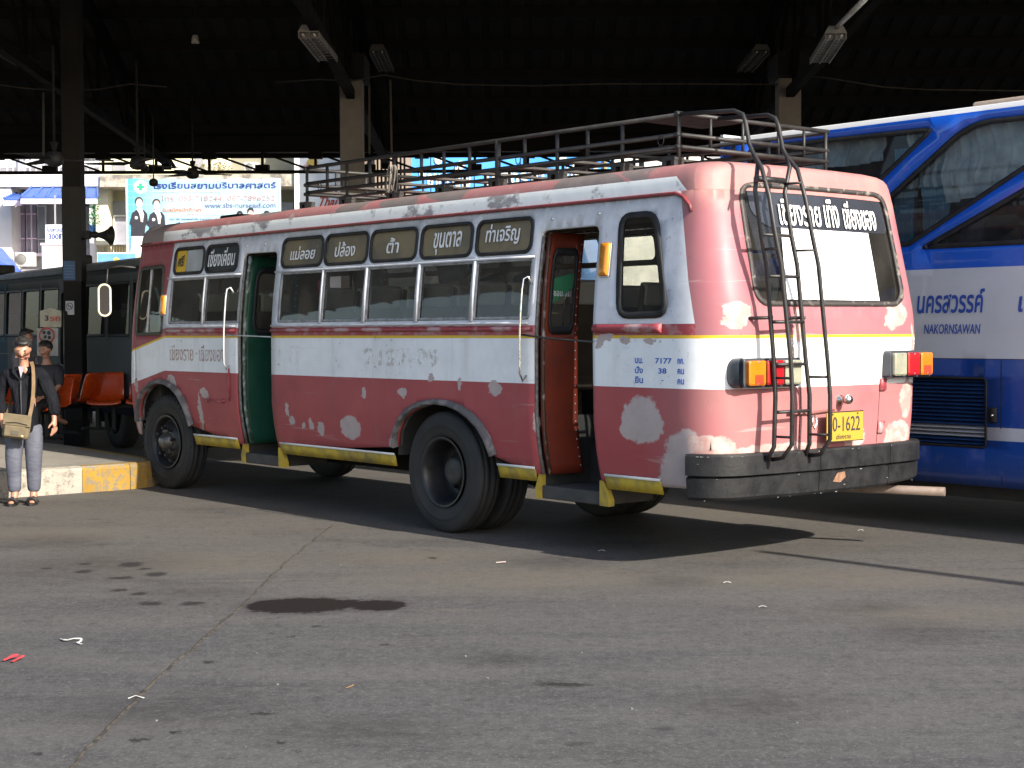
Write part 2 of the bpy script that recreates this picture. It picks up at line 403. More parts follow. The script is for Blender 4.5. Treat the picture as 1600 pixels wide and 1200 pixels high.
def blob(cx, cy, rx, ry, seed, rough_=0.18, n=90, z=0.004, ang=0):
    out = []
    for i in range(n):
        a = 2 * math.pi * i / n
        k = 1 + rough_ * (noise.noise(Vector((math.cos(a) * 2, math.sin(a) * 2, seed))) + 0.6 * noise.noise(Vector((math.cos(a) * 7, math.sin(a) * 7, seed + 5))))
        dx, dy = rx * k * math.cos(a), ry * k * math.sin(a)
        out.append((cx + dx * math.cos(ang) - dy * math.sin(ang), cy + dx * math.sin(ang) + dy * math.cos(ang), z))
    return out
def flat(name, loop, mat, kind='structure'):
    me = bpy.data.meshes.new(name); me.from_pydata(loop, [], [list(range(len(loop)))]); me.update()
    return tag(link(name, me, None, [mat]), kind=kind)
# litter
def scrap(name, u, v, pts, mat, label, cat, wd=0.03):
    q = ground(u, v); mb = MB(); P_ = [q + Vector(p) for p in pts]; n = len(P_); vs = []
    for i, p in enumerate(P_):
        a = P_[max(i - 1, 0)]; b = P_[min(i + 1, n - 1)]; t = (b - a).normalized(); sd = Vector((-t.y, t.x, 0)); k = wd * (.35 + .5 * abs(noise.noise(p * 17)))
        vs += [p + sd * k + Vector((0, 0, .004 * noise.noise(p * 31))), p + Vector((0, 0, .008 * abs(noise.noise(p * 23)))), p - sd * k * .8]
    mb.add(vs, [(i * 3 + j, i * 3 + j + 1, (i + 1) * 3 + j + 1, (i + 1) * 3 + j) for i in range(n - 1) for j in range(2)])
    o = mb.build(name, mat, fix=False); sm = o.modifiers.new('solid', 'SOLIDIFY'); sm.thickness = .0015
    return tag(o, label, cat)
wpaper = pm('litter_white', (0.42, 0.42, 0.40), None, 9, 0.7)
scrap('paper_strip', 90, 1003, [(0, .06, .006), (.035, .0, .012), (.05, .0, .01), (.08, .02, .015), (.12, .025, .012), (.13, -.03, .01), (.12, -.055, .008), (.145, -.085, .006), (.155, -.09, .006)], wpaper, 'crumpled white paper strip lying on the asphalt at lower left', 'litter', 0.016)
scrap('foil_scrap', 200, 1093, [(0, 0, .004), (.03, .02, .015), (.07, .01, .005)], wpaper, 'small white wrapper scrap beside the slab joint', 'litter', 0.015)
scrap('plastic_scrap', 5, 1035, [(0, 0, .01), (.05, .05, .03), (.02, .09, .01), (.08, .06, .02), (.05, -.02, .008)], pm('litter_red', (0.5, 0.05, 0.06), None, 9, 0.5), 'crumpled red plastic scrap on the asphalt near the left edge', 'litter', 0.03)
scrap('paper_slip', 775, 880, [(0, 0, .006), (.07, 0, .012)], pm('litter_pink', (0.7, 0.55, 0.5), None, 9, 0.7), 'small pale paper slip on the ground before the rear wheel', 'litter', 0.04)
scrap('sweet_wrapper', 542, 1076, [(0, 0, .005), (.03, -.01, .02)], pm('litter_orange', (0.7, 0.35, 0.08), None, 9, 0.5), 'tiny orange wrapper on the asphalt in the middle foreground', 'litter', 0.02)
for (u, v, lb) in ((1130, 912, 'small white crumpled paper on the sunlit asphalt, right of the bus shadow'), (1185, 950, 'tiny white paper speck on the asphalt at lower right'), (935, 862, 'thin pale straw lying inside the shadow of the red bus'), (1340, 830, 'small white scrap in the shade between the two buses')):
    scrap('paper_scrap', u, v, [(0, 0, .006), (.018, .008, .012), (.034, .002, .012), (.05, .012, .006)], wpaper, lb, 'litter', 0.016)
for k in range(14):
    rnd = random.Random(k); u = rnd.uniform(40, 1560); v = rnd.uniform(830, 1180) if u < 900 else rnd.uniform(900, 1180)
    q = ground(u, v); 
    if k == 0: mbg = MB()
    s_ = rnd.uniform(0.002, 0.006); mbg.obox(q + Vector((0, 0, s_ * .5)), (math.cos(k), math.sin(k), 0), (-math.sin(k), math.cos(k), 0), (0, 0, 1), s_, s_ * .7, s_ * .5)
tag(mbg.build('grit', pm('grit_m', (0.20, 0.19, 0.18), (0.12, 0.11, 0.10), 3, 0.8)), kind='stuff')

# ------------------------------------------------------------------ platform with painted kerb (top-left)
PZ = 0.27
def bl(x, y, z=0.0): return OB + DF * x + DL * y + Vector((0, 0, z))     # bus-frame coordinates to world
loop = [bl(5.06, 30), bl(5.06, 1.5), bl(5.12, 1.22), bl(5.28, 1.0), bl(5.5, 0.9), bl(8, 0.75), bl(30, 0.75), bl(30, 30)]
m = M('platform_top', 0.85)
n1 = m.noise(1.2, 6, 0.6); n2 = m.noise(18, 4, 0.6)
c = m.mix(n1.ramp(0.35, 0.7), (0.26, 0.235, 0.195), (0.17, 0.155, 0.132)); c = m.mix(n2.ramp(0.55, 0.7) * 0.5, c, (0.11, 0.10, 0.09))
c = m.mix(m.noise(3, 5, 0.6, stretch=(1, .3, 1)).ramp(.55, .7) * .5, c, (0.25, 0.228, 0.195))
m.base(c); m.bump(n2, 0.3, 0.008); ptop = m.mat
mb = MB(); mb.prism([(p.x, p.y) for p in loop], -0.1, PZ, (0, 0, 0), (1, 0, 0), (0, 1, 0), (0, 0, 1))
po = mb.build('platform', ptop); tag(po, kind='structure')
# kerb faces: alternating white and yellow painted stretches
def chip(name, c, under=(0.16, 0.145, 0.12), lo=0.56, hi=0.62):
    m = M(name, 0.8); a = m.noise(13, 6, 0.7); b = m.noise(40, 4, 0.7)
    cc = m.mix(m.noise(4, 4).ramp(.3, .7), c, tuple(q * .75 for q in c))
    cc = m.mix((a * 0.7 + b * 0.3).ramp(lo, hi), cc, under); m.base(cc); m.bump(b, .5, .008); return m.mat
kw = chip('kerb_white', (0.33, 0.30, 0.255), (0.13, 0.115, 0.095), lo=0.50, hi=0.62); ky = chip('kerb_yellow', (0.31, 0.175, 0.014), (0.16, 0.13, 0.085), 0.47, 0.56)
def kerb_piece(path, mat, zt=PZ + 0.006):
    mb = MB(); n = len(path); th = 0.012; wt = 0.13
    vs = []; 
    for i, p in enumerate(path):
        a = path[max(i - 1, 0)]; b = path[min(i + 1, n - 1)]; t = (b - a).normalized(); nn = Vector((t.y, -t.x, 0))
        if nn.dot(bl(5.06, 5) - bl(7, 5)) < 0 and i < 2: nn = -nn
        if i and nn.dot(last) < 0: nn = -nn
        last = nn
        o = p + nn * th; wob = 0.006 * noise.noise(p * 3)
        vs += [o + nn * wob, o + nn * wob + Vector((0, 0, zt - 0.045)), o + nn * (wob - 0.012) + Vector((0, 0, zt - 0.014)), o - nn * 0.035 + Vector((0, 0, zt)), p - nn * wt + Vector((0, 0, zt)), p - nn * wt + Vector((0, 0, zt - 0.02))]
    fs = [(i * 6 + j, i * 6 + j + 1, (i + 1) * 6 + j + 1, (i + 1) * 6 + j) for i in range(n - 1) for j in range(5)]
    fs += [tuple(range(6)), tuple((n - 1) * 6 + j for j in range(6))]
    mb.add(vs, fs); return mb.build('kerb_stretch', mat, po)
def seg(y0, y1, n=8): return [bl(5.06, y0 + (y1 - y0) * i / n) for i in range(n + 1)]
kerb_piece(seg(1.95, 1.42), ky)
kerb_piece([bl(5.06, 1.415), bl(5.07, 1.36), bl(5.12, 1.2), bl(5.2, 1.07), bl(5.33, 0.97), bl(5.5, 0.9), bl(6.0, 0.87), bl(7.5, 0.77)], ky)
kerb_piece(seg(1.955, 2.86), kw); kerb_piece(seg(2.865, 3.9), ky); kerb_piece(seg(3.905, 5.0), kw); kerb_piece(seg(5.005, 6.2), ky)

# ------------------------------------------------------------------ station canopy
RX0, RX1 = -42, 42
prof = [(12.6, 6.15), (20.5, 8.6), (30.5, 5.22)]
can = thing('station_roof', 'wide dark steel station roof over the parking bays, with open trusses at its back', 'roof', (0, 20, 0))
CO = Vector((0, 20, 0))
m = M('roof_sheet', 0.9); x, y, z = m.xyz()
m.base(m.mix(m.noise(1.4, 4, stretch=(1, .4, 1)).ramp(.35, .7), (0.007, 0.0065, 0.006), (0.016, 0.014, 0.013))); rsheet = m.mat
for (y0, z0), (y1, z1) in zip(prof[:-1], prof[1:]):
    # trapezoid-profiled sheet: ribs run up the slope
    vs = []; n = int((RX1 - RX0) / 0.35)
    mbs = MB(); xs = []
    for i in range(n):
        x = RX0 + i * 0.35
        xs += [(x, 0), (x + 0.19, 0), (x + 0.22, 0.045), (x + 0.32, 0.045)]
    vs = [(x, y - 20, z + d) for (y, z) in ((y0, z0), (y1, z1)) for x, d in xs]; k = len(xs)
    mbs.add(vs, [(i, i + 1, k + i + 1, k + i) for i in range(k - 1)])
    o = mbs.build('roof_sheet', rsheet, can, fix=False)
for (y0, z0), (y1, z1) in zip(prof[:-1], prof[1:]):
    L = math.hypot(y1 - y0, z1 - z0); n = int(L / 1.05)
    for i in range(n + 1):
        t = i / n
        if t == 0 and y0 > 13: continue
        yy, zz = y0 + (y1 - y0) * t, z0 + (z1 - z0) * t
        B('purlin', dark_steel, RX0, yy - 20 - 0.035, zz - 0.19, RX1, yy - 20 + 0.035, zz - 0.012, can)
# rafters (trusses running front to back) above each column line
COLX = []
for u in (118, 551, 1231): COLX.append(at(u, 300, 24).x)
allx = [COLX[0] - 13.2, COLX[0] - 6.6] + COLX + [COLX[2] + 6.6, COLX[2] + 13.2]
for xx in allx:
    mb = MB()
    for (y0, z0), (y1, z1) in zip(prof[:-1], prof[1:]):
        mb.bar((xx, y0 - 20, z0 - 0.32), (xx, y1 - 20, z1 - 0.32), 0.14, 0.2)
    mb.bar((xx, -7.3, 5.75), (xx, 10.4, 4.95), 0.12, 0.14)
    for i in range(9):
        yy = -6 + i * 1.9; t = (yy + 7.3) / 17.7; zb = 5.75 - 0.8 * t
        zt = 6.15 + (yy + 7.4) * 0.31 - .3 if yy < .5 else 8.6 - (yy - .5) * 0.338 - .3
        y2 = yy + 0.95; t2 = (y2 + 7.3) / 17.7
        mb.bar((xx, yy, zb), (xx, yy, zt), 0.06, 0.06, (0, 1, 0)); mb.bar((xx, yy, zt), (xx, yy + 1.9, 5.75 - .8 * (yy + 9.2) / 17.7), 0.05, 0.05, (0, 1, 0))
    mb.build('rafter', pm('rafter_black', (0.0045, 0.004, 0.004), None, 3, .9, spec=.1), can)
# back truss at the far eave: two chords, verticals, diagonals, gusset boxes
YB = 30.0
ztop = at(300, 239, YB).z; zbot = at(300, 269, YB).z
B('eave_beam', dark_steel, RX0, YB - 20 - .12, ztop, RX1, YB - 20 + .12, ztop + 0.75, can)
B('bottom_chord', dark_steel, RX0, YB - 20 - .03, zbot - 0.03, RX1, YB - 20 + .03, zbot + 0.03, can)
step = at(410, 250, YB).x - at(327, 250, YB).x
x0 = at(327, 250, YB).x
n0 = int((RX0 - x0) / step) + 1
for i in range(n0, int((RX1 - x0) / step)):
    xx = x0 + i * step
    MB().bar((xx, YB - 20, zbot), (xx, YB - 20, ztop), 0.05, 0.05, (0, 1, 0)).build('web_vertical', dark_steel, can)
    MB().bar((xx, YB - 20, zbot), (xx - step, YB - 20, ztop), 0.04, 0.04, (0, 1, 0)).build('web_diagonal', dark_steel, can)
    if i % 1 == 0:
        B('gusset', dark_steel, xx - .13, YB - 20 - .08, zbot - .01 if i % 2 else ztop - .12, xx + .13, YB - 20 + .08, zbot + .13 if i % 2 else ztop + .02, can)
for k, xx in enumerate(allx):
    if k < 2 or k > 4: lab = 'square concrete column of the station roof, outside the lit bay'
    lab = ['square roof column far out on the left', 'square roof column left of the dark pillar', 'dark square pillar with a horn loudspeaker and no smoking notice',
           'grey square column rising behind the roof rack of the red bus', 'grey column above the gap between the red bus and the blue bus', 'square roof column behind the blue bus', 'square roof column far out on the right'][k]
    hw = 0.17
    Yc = 23.0 if k == 2 else 24
    if k == 2: xx = at(115, 300, Yc).x; hw = 0.132
    c = thing('roof_column', lab, 'column', (xx, Yc, 0), 0, 'columns holding up the station roof')
    zt = at(551, 127, 24).z if k != 2 else 6.6
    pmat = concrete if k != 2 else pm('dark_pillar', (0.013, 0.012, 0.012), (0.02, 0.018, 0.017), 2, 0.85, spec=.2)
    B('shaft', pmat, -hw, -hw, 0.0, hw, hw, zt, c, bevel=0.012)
    B('base_plinth', dark_steel, -hw - .02, -hw - .02, 0, hw + .02, hw + .02, PZ + .12, c, bevel=0.01)
    B('capital', dark_steel, -hw - .06, -hw - .3, zt, hw + .06, hw + .3, zt + .35, c)
    if k == 2:
        B('painted_band', pm('pillar_grey', (0.04, 0.038, 0.036), None, 3, .8, spec=.2), -hw - .006, -hw - .006, at(0, 440, 22.87).z, hw + .006, hw + .006, at(0, 400, 22.87).z + 1.0, c)
        nb = 6; z0 = at(0, 438, 22.85).z; z1 = at(0, 408, 22.85).z
        bp = B('blue_notice', pm('notice_blue', (0.03, 0.07, 0.17), (0.05, 0.1, 0.2), 6, .5), -hw + .01, -hw - .022, z0, hw - .08, -hw - .008, z1, c)
        for i in range(5): B('notice_line', pm('notice_line_m', (0.08, 0.16, 0.3), None, 6, .5), -hw + .03, -hw - .027, z0 + .03 + i * .043, hw - .1, -hw - .0222, z0 + .048 + i * .043, bp)

# hanging fluorescent fittings
def fitting(u, v, Y, ang, tilt, lab, L=1.8, W=0.27, hang=1.4, dim=False):
    p = at(u, v, Y)
    t = thing('light_fitting', lab, 'ceiling light', p, ang, 'unlit fluorescent fittings under the station roof')
    wm = pm('fitting_white', (0.20, 0.195, 0.185), (0.13, 0.125, 0.115), 6, .5) if Y < 22 else pm('fitting_shade', (.06, .055, .05), None, 6, .6)  # farther fittings take a darker copy, deep shade put into the colour
    mb = MB(); mb.prism([(-W / 2, 0), (-W / 2 + .05, .09), (W / 2 - .05, .09), (W / 2, 0)], 0, L, (0, 0, 0), (1, 0, 0), (0, 0, 1), (0, 1, 0)); mb.build('housing', wm, t)
    n = 10
    for i in range(n): B('louvre', wm, -W / 2 + .01, (i + .5) * L / n - .006, -.06, W / 2 - .01, (i + .5) * L / n + .006, -.002, t)
    for s in (-1, 0, 1): B('louvre_rail', wm, s * (W / 2 - .012) - .006, 0, -.065, s * (W / 2 - .012) + .006, L, -.001, t)
    for s in (-.07, .07): MB().tube([(s, -.02, -.03), (s, L, -.03)], .012).build('tube', pm('tube_m', (.6, .6, .58), None, 4, .3), t)
    MB().tube([(0, L * .3, .09), (0, L * .3, .09 + hang)], .012).build('hanger', dark_steel, t)
    MB().tube([(0, L * .8, .09), (0, L * .8, .09 + hang)], .012).build('hanger', dark_steel, t)
fitting(482, 50, 19.5, R(-1), 0, 'unlit white louvred light fitting hanging left of the middle column')
fitting(1306, 52, 19.0, R(-5), 0, 'unlit white louvred light fitting hanging above the blue bus')
fitting(6, 78, 24, R(0), 0, 'dim unlit light fitting at the top left corner under the roof')
fitting(590, 78, 25, R(0), 0, 'dim unlit light fitting above the middle column head')
fitting(1190, 78, 25, R(0), 0, 'dim unlit light fitting left of the right hand column')
MB().tube([at(1308, 42, 19.0), at(1352, -2, 15.2)], .03).build('conduit', pm('conduit_m', (.3, .29, .27), None, 4, .5), None)
tag(bpy.data.objects['conduit'], 'thin grey conduit pipe running up from the light fitting above the blue bus', 'pipe')
# sagging cables
def cable(pts, Y, lab, r=.012):
    P_ = [at(u, v, Y) for u, v in pts]; tag(MB().tube(P_, r, 5).build('cable', pm('cable_m', (.04, .036, .03), None, 4, .7), None), lab, 'cable')
cable([(-30, 128), (40, 138), (90, 141), (150, 140), (205, 131), (260, 136)], 24, 'sagging cable under the station roof at upper left')
cable([(430, 129), (500, 124), (545, 127), (600, 117), (650, 126), (720, 132), (830, 134), (950, 131), (1080, 131), (1215, 132)], 23.7, 'long cable strung between the two column heads')
cable([(1246, 117), (1300, 123), (1380, 136), (1450, 140), (1610, 142)], 23.7, 'cable running right from the right hand column head')
for (u0, v0, u1, v1) in ((68, 145, 68, 245), (577, 130, 577, 240), (610, 125, 612, 240)):
    MB().bar(at(u0, v0, 24.5), at(u1, v1, 24.5), .03, .03, (0, 1, 0)).build('drop_rod', pm('rod_m', (.06, .055, .05), None, 4, .7), can).location = -CO
# junction bucket lamp
p = at(305, 55, 22); t = thing('bulb_holder', 'small pale bulb holder hanging high under the roof at upper left', 'lamp', p)
MB().lathe([(0, .035), (-.05, .05), (-.11, .055), (-.12, .03)], (0, 0, 0), (0, 0, 1), 12).build('shade', pm('bulb_shade', (.3, .29, .27), None, 4, .5), t)
MB().tube([(0, 0, 0), (0, 0, 1.2)], .008).build('cord', dark_steel, t)

# ================================================================== THE RED BUS
# bus frame: x forward, y left (the near side), z up
ZS = [0.40, 0.50, 0.62, 0.80, 1.00, 1.60, 1.75, 2.00, 2.60]
AS = [1.045, 1.072, 1.105, 1.14, 1.16, 1.16, 1.153, 1.132, 1.052]
ZR = [0.40, 0.80, 1.60, 1.80, 2.60, 2.66]; XR = [-3.02, -3.05, -3.09, -3.08, -2.925, -2.91]
ZF = [0.40, 1.20, 2.60]; XFR = [5.70, 5.72, 5.56]
def itp(z, a, b): return float(np.interp(z, a, b))
XC, XFc = -2.72, 5.42
Rc = 0.34; LA = 0.55; HW = 1.16
T0 = -XFc; T1 = -XC; T2 = T1 + LA; T3 = T2 + 2 * (HW - Rc); T4 = T3 + LA; T5 = T4 + (XFc - XC); T6 = T5 + LA; T7 = T6 + 2 * (HW - Rc); T8 = T7 + LA
def ring(*A):
    x, y = ring0(*A)
    return (x, y if y > 0 else y * 1.062)
def ring0(t, a, xr, xf, xc, xfc, rc, bulge=0.035):
    """point of the plan outline; the ring starts at the near front and runs along the near side to the rear"""
    per = T8 - T0
    while t < T0: t += per
    while t > T8: t -= per
    e = 2 / 2.4
    def arc(k): c_, s_ = math.cos(k * math.pi / 2), math.sin(k * math.pi / 2); return abs(c_) ** e, abs(s_) ** e
    if t <= T1: return (xc + (xfc - xc) * (T1 - t) / (T1 - T0), a)
    yi = a - rc
    if t <= T2: c_, s_ = arc((t - T1) / LA); return (xc - (xc - xr) * s_, yi + rc * c_)
    if t <= T3: k = (t - T2) / (T3 - T2); return (xr - bulge * (1 - (2 * k - 1) ** 2), yi * (1 - 2 * k))
    if t <= T4: c_, s_ = arc((t - T3) / LA); return (xc - (xc - xr) * c_, -yi - rc * s_)
    if t <= T5: return (xc + (xfc - xc) * (t - T4) / (T5 - T4), -a)
    if t <= T6: c_, s_ = arc((t - T5) / LA); return (xfc + (xf - xfc) * s_, -yi - rc * c_)
    if t <= T7: k = (t - T6) / (T7 - T6); return (xf + bulge * (1 - (2 * k - 1) ** 2), -yi * (1 - 2 * k))
    c_, s_ = arc((t - T7) / LA); return (xfc + (xf - xfc) * c_, yi + rc * s_)
def P0(t, z): 
    x, y = ring(t, itp(z, ZS, AS), itp(z, ZR, XR), itp(z, ZF, XFR), XC, XFc, Rc); return Vector((x, y, z))
def P(t, z, off=0.0):
    p = P0(t, z)
    if off:
        a = P0(t + .004, z) - P0(t - .004, z); b = P0(t, z + .01) - P0(t, z - .01)
        p = p + a.cross(b).normalized() * off
    return p
def SX(x): return -x                                 # near side x -> t
def SR(y): return (T2 + T3) / 2 - y                  # rear y -> t
def SF(x): return T4 + (x - XC)                      # far side x -> t
def near(loop): return [(SX(a), b) for a, b in loop]
def rear(loop): return [(SR(a), b) for a, b in loop]
def far(loop): return [(SF(a), b) for a, b in loop]

# ---- body paint
def bus_paint():
    m = M('bus_paint', 0.45, spec=0.28); nt = m.nt
    x, y, z = m.xyz()
    n1 = m.noise(2.2, 5, 0.6); n2 = m.noise(9, 5, 0.65); n3 = m.noise(35, 4, 0.6)
    rear_ = x < -2.745
    zz = z + (n2 - 0.5) * 0.004
    # reds: the side is deeper, rear and roof faded to pink
    red = m.mix(n1.ramp(0.35, 0.7), (0.35, 0.066, 0.072), (0.30, 0.062, 0.068))
    rear_red = m.mix(n1.ramp(0.3, 0.7), (0.34, 0.118, 0.130), (0.32, 0.150, 0.142))
    rear_red = m.mix(m.noise(1.5, 3).ramp(.55, .7) * (z < 1.2) * .6, rear_red, (0.42, 0.085, 0.06))
    low = m.mix(x.ramp(-2.35, -2.95), red, rear_red)
    up_pink = m.mix(n1.ramp(0.3, 0.7), (0.31, 0.105, 0.125), (0.30, 0.13, 0.14))
    up_pink = m.mix((z + n2 * .2).ramp(2.55, 2.85), up_pink, (0.40, 0.22, 0.175))
    up_pink = m.mix(x.ramp(4.3, 4.8), up_pink, (0.26, 0.06, 0.07))
    # white of the window zone, mottled at random and greyer towards the gutter
    white_up = m.mix((n1 * .5 + n2 * .5).ramp(0.38, 0.68), (0.66, 0.67, 0.70), (0.50, 0.50, 0.54))
    white_up = m.mix((z + n2 * .12).ramp(2.52, 2.66) * .55, white_up, (0.30, 0.29, 0.29))
    xr_edge = z.m('MULTIPLY_ADD', 0.235, -3.255)
    panel = (x - xr_edge) > 0.0
    fr_edge = z.m('MULTIPLY_ADD', -0.12, 5.0) - x
    panel = panel * (fr_edge > 0.0)
    upper = m.mix(panel, up_pink, white_up)
    band = m.mix((n2 * .6 + n1 * .4).ramp(0.4, 0.7), (0.76, 0.77, 0.78), (0.66, 0.67, 0.69))
    band = m.mix(m.noise(2.5, 5, .6, stretch=(1, 1, .12)).ramp(.58, .75) * .4, band, (0.5, 0.48, 0.44))
    strip = m.mix((n2).ramp(.45, .62), (0.30, 0.045, 0.055), (0.36, 0.16, 0.16))
    yel = m.col((0.62, 0.40, 0.03))
    # the band drops towards the nose
    nose_ = x.ramp(4.75, 5.55) * 0.16
    z2 = zz + nose_
    c = low
    c = m.mix(z2 > 1.255, c, band)
    c = m.mix(z2 > 1.600, c, yel)
    c = m.mix(z2 > 1.622, c, strip)
    c = m.mix((z2 > 1.70) * panel, c, upper)
    c = m.mix((z2 > 1.622) * panel.inv(), c, up_pink)
    # bare filler patches: (centre, centre, radius, radius)
    side_p = [(1.314, .809, .15, .115), (-2.361, 1.03, .19, .17), (-2.45, .98, .12, .10), (-2.25, .95, .1, .08), (-.733, 1.207, .075, .06), (.70, .645, .075, .12), (1.073, 1.128, .055, .05), (2.33, .93, .03, .07), (2.27, .83, .04, .05),
              (1.957, .82, .045, .05), (1.80, .78, .055, .07), (2.08, .80, .035, .03), (.485, 1.144, .05, .045), (-.303, 1.235, .03, .05), (.09, 1.28, .04, .045), (-2.72, .72, .17, .24), (-2.58, .58, .11, .15), (-2.80, .88, .12, .10),
              (4.60, 1.14, .09, .08), (4.009, .84, .035, .20), (3.90, 1.04, .07, .06), (5.40, 1.10, .05, .08), (5.62, .78, .06, .20), (5.45, .66, .07, .13), (-1.226, .96, .03, .10), (-2.62, .76, .05, .035), (-1.72, .9 - .35, .04, .05),
              (3.75, .52, .10, .06), (4.2, .52, .08, .08), (-2.0, 1.60, .09, .035), (-1.95, 1.58, .05, .04), (-2.2, 1.585, .06, .03), (-2.45, 1.59, .06, .025)]
    rear_p = [(.932, 1.776, .11, .075), (.98, 1.72, .07, .05), (-.80, 1.775, .13, .10), (-.72, 1.73, .08, .08), (-.30, .87, .12, .13), (-.86, .87, .18, .11), (1.08, .84, .16, .11), (.55, .80, .55, .07), (.37, 1.68, .05, .13),
              (.42, 1.43, .015, .17), (-.95, 1.15, .09, .16), (-1.02, 1.5, .04, .2)]
    wob = (n2 - 0.5) * 0.17 + (n3 - 0.5) * 0.06; wob2 = (m.noise(7.0, 4, .6, vec=None, stretch=(1, 1, 1.3)) - .5) * .10
    def patches(a, b, lst):
        cmb = nt.nodes.new('ShaderNodeCombineXYZ'); nt.links.new((a + wob).o, cmb.inputs[0]); nt.links.new((b + wob2).o, cmb.inputs[1])
        acc = None
        for (cx, cz, rx, rz) in lst:
            v1 = nt.nodes.new('ShaderNodeVectorMath'); v1.operation = 'SUBTRACT'; nt.links.new(cmb.outputs[0], v1.inputs[0]); v1.inputs[1].default_value = (cx, cz, 0)
            v2 = nt.nodes.new('ShaderNodeVectorMath'); v2.operation = 'MULTIPLY'; nt.links.new(v1.outputs[0], v2.inputs[0]); v2.inputs[1].default_value = (1 / rx, 1 / rz, 0)
            v3 = nt.nodes.new('ShaderNodeVectorMath'); v3.operation = 'LENGTH'; nt.links.new(v2.outputs[0], v3.inputs[0])
            s_ = S(nt, v3.outputs[1]).ramp(1.04, .93)
            acc = s_ if acc is None else acc.mx(s_)
        return acc
    ps = patches(x, z, side_p) * (y > 0.6) * (x > -2.95); pr = patches(y, z, rear_p) * (x < -2.80)
    c = m.mix(ps, c, m.mix(n2.ramp(.4, .7), (0.42, 0.34, 0.33), (0.36, 0.30, 0.29)))
    c = m.mix(pr, c, m.mix(n2.ramp(.40, .58), (0.50, 0.38, 0.345), (0.40, 0.235, 0.215)))
    # vertical runs, rubbed scratches and rust pricks
    runs = m.noise(6, 4, .6, stretch=(1, 1, .07)); scr = m.noise(9, 3, .6, stretch=(.12, .12, 2.2), dist=.4)
    c = m.mix(runs.ramp(.60, .74) * .22, c, (0.22, 0.15, 0.13))
    c = m.mix(scr.ramp(.66, .72) * .30, c, (0.50, 0.40, 0.38))
    c = m.mix((m.noise(22, 5, .7) * .7 + n1 * .3).ramp(.62, .66) * .55, c, (0.13, 0.06, 0.045))
    c = m.mix(n1.ramp(.55, .75) * (z < 1.25) * .18, c, (0.20, 0.05, 0.07))
    c = m.mix((n3 * .6 + n2 * .4).ramp(.64, .70) * .5, c, (0.30, 0.24, 0.23))
    c = m.mix((z + n1 * .25).ramp(.85, .52) * .22, c, (0.16, 0.12, 0.105))
    m.base(c); m.rough(n1.ramp(.2, .8).m('MULTIPLY_ADD', .25, .36)); m.bump(m.noise(1.3, 3) * 1.0 + n3 * .02, .35, .03)
    return m.mat
paint = bus_paint()
def roof_paint():
    m = M('roof_paint', 0.6); x, y, z = m.xyz(); n1 = m.noise(2.0, 4, .6); n2 = m.noise(6, 5, .65)
    vo = m.nt.nodes.new('ShaderNodeTexVoronoi'); vo.inputs['Scale'].default_value = 2.6; mp = m.nt.nodes.new('ShaderNodeMapping'); mp.inputs['Scale'].default_value = (1.0, 1, 1.6); mp.inputs['Rotation'].default_value = (0, .6, 0)
    m.nt.links.new(m.obj(), mp.inputs[0]); m.nt.links.new(mp.outputs[0], vo.inputs['Vector'])
    v = S(m.nt, vo.outputs['Color'])
    pink = m.mix(n1.ramp(.35, .7), (0.32, 0.125, 0.125), (0.30, 0.16, 0.15))
    grey = m.mix(n2.ramp(.35, .7), (0.19, 0.155, 0.145), (0.14, 0.115, 0.105))
    c = m.mix((v > .55) * (x > -2.3), pink, grey)
    c = m.mix((n2.ramp(.60, .72)) * .6, c, (0.42, 0.34, 0.32))
    # cove strip along the side: whitish with worn grey stretches, ends rounded near the rear corner
    cove = m.mix((m.noise(1.6, 5, .65, stretch=(1, 1, 2)) + n2 * .15).ramp(.64, .70), (0.80, 0.80, 0.77), (0.30, 0.28, 0.28))
    cove = m.mix((n2).ramp(.60, .72) * .7, cove, (0.12, 0.11, 0.11))
    iscove = (z < 2.725 + 0.0) * (y.m('ABSOLUTE') > .95) * ((x + (z - 2.62) * -1.1) > -2.70) * (x < 4.95)
    c = m.mix(iscove, c, cove)
    c = m.mix(x.ramp(4.6, 5.2), c, (0.22, 0.17, 0.16))
    c = m.mix(iscove.inv() * x.ramp(-2.1, -2.6) * (m.noise(3, 4, .6) * 1.0).ramp(.40, .60), c, (0.38, 0.165, 0.15))
    m.base(c); m.bump(n1 * 1.0 + n2 * .2, .3, .02); return m.mat
roofp = roof_paint()
interior = pm('bus_lining', (0.42, 0.38, 0.30), (0.32, 0.28, 0.22), 3, .8)

bus = thing('minibus', 'old red and white country bus with patched paint, two open doors and a roof rack', 'bus', OB, BUS_ROT)
# ---- openings, all measured on the near side (x, z) or the rear (y, z)
cab = round_poly([(4.80, 1.645), (5.40, 1.635), (5.40, 2.345), (4.88, 2.36)], .07)
def rail_x(z): return 0
wins = [(3.945, 4.655), (3.24, 3.925), (1.775, 2.49), (1.09, 1.755), (.325, 1.055), (-.42, .288), (-1.13, -.455)]
signs = [(4.02, 4.64), (3.345, 3.97), (1.82, 2.51), (1.105, 1.775), (.385, 1.055), (-.36, .32), (-1.10, -.425)]
win_l = [rr(a, 1.755, b, 2.208, .012, 2) for a, b in wins]
sign_l = [rr(a, 2.262, b, 2.525, .07) for a, b in signs]
quarter = round_poly([(-2.60, 1.765), (-2.13, 1.76), (-2.075, 2.475), (-2.42, 2.475)], .10)
door1 = round_poly([(2.60, .30), (3.26, .30), (3.235, 2.425), (2.605, 2.42)], [0, 0, .07, .07])
door2 = round_poly([(-1.875, .30), (-1.20, .30), (-1.20, 2.42), (-1.85, 2.425)], [0, 0, .07, .07])
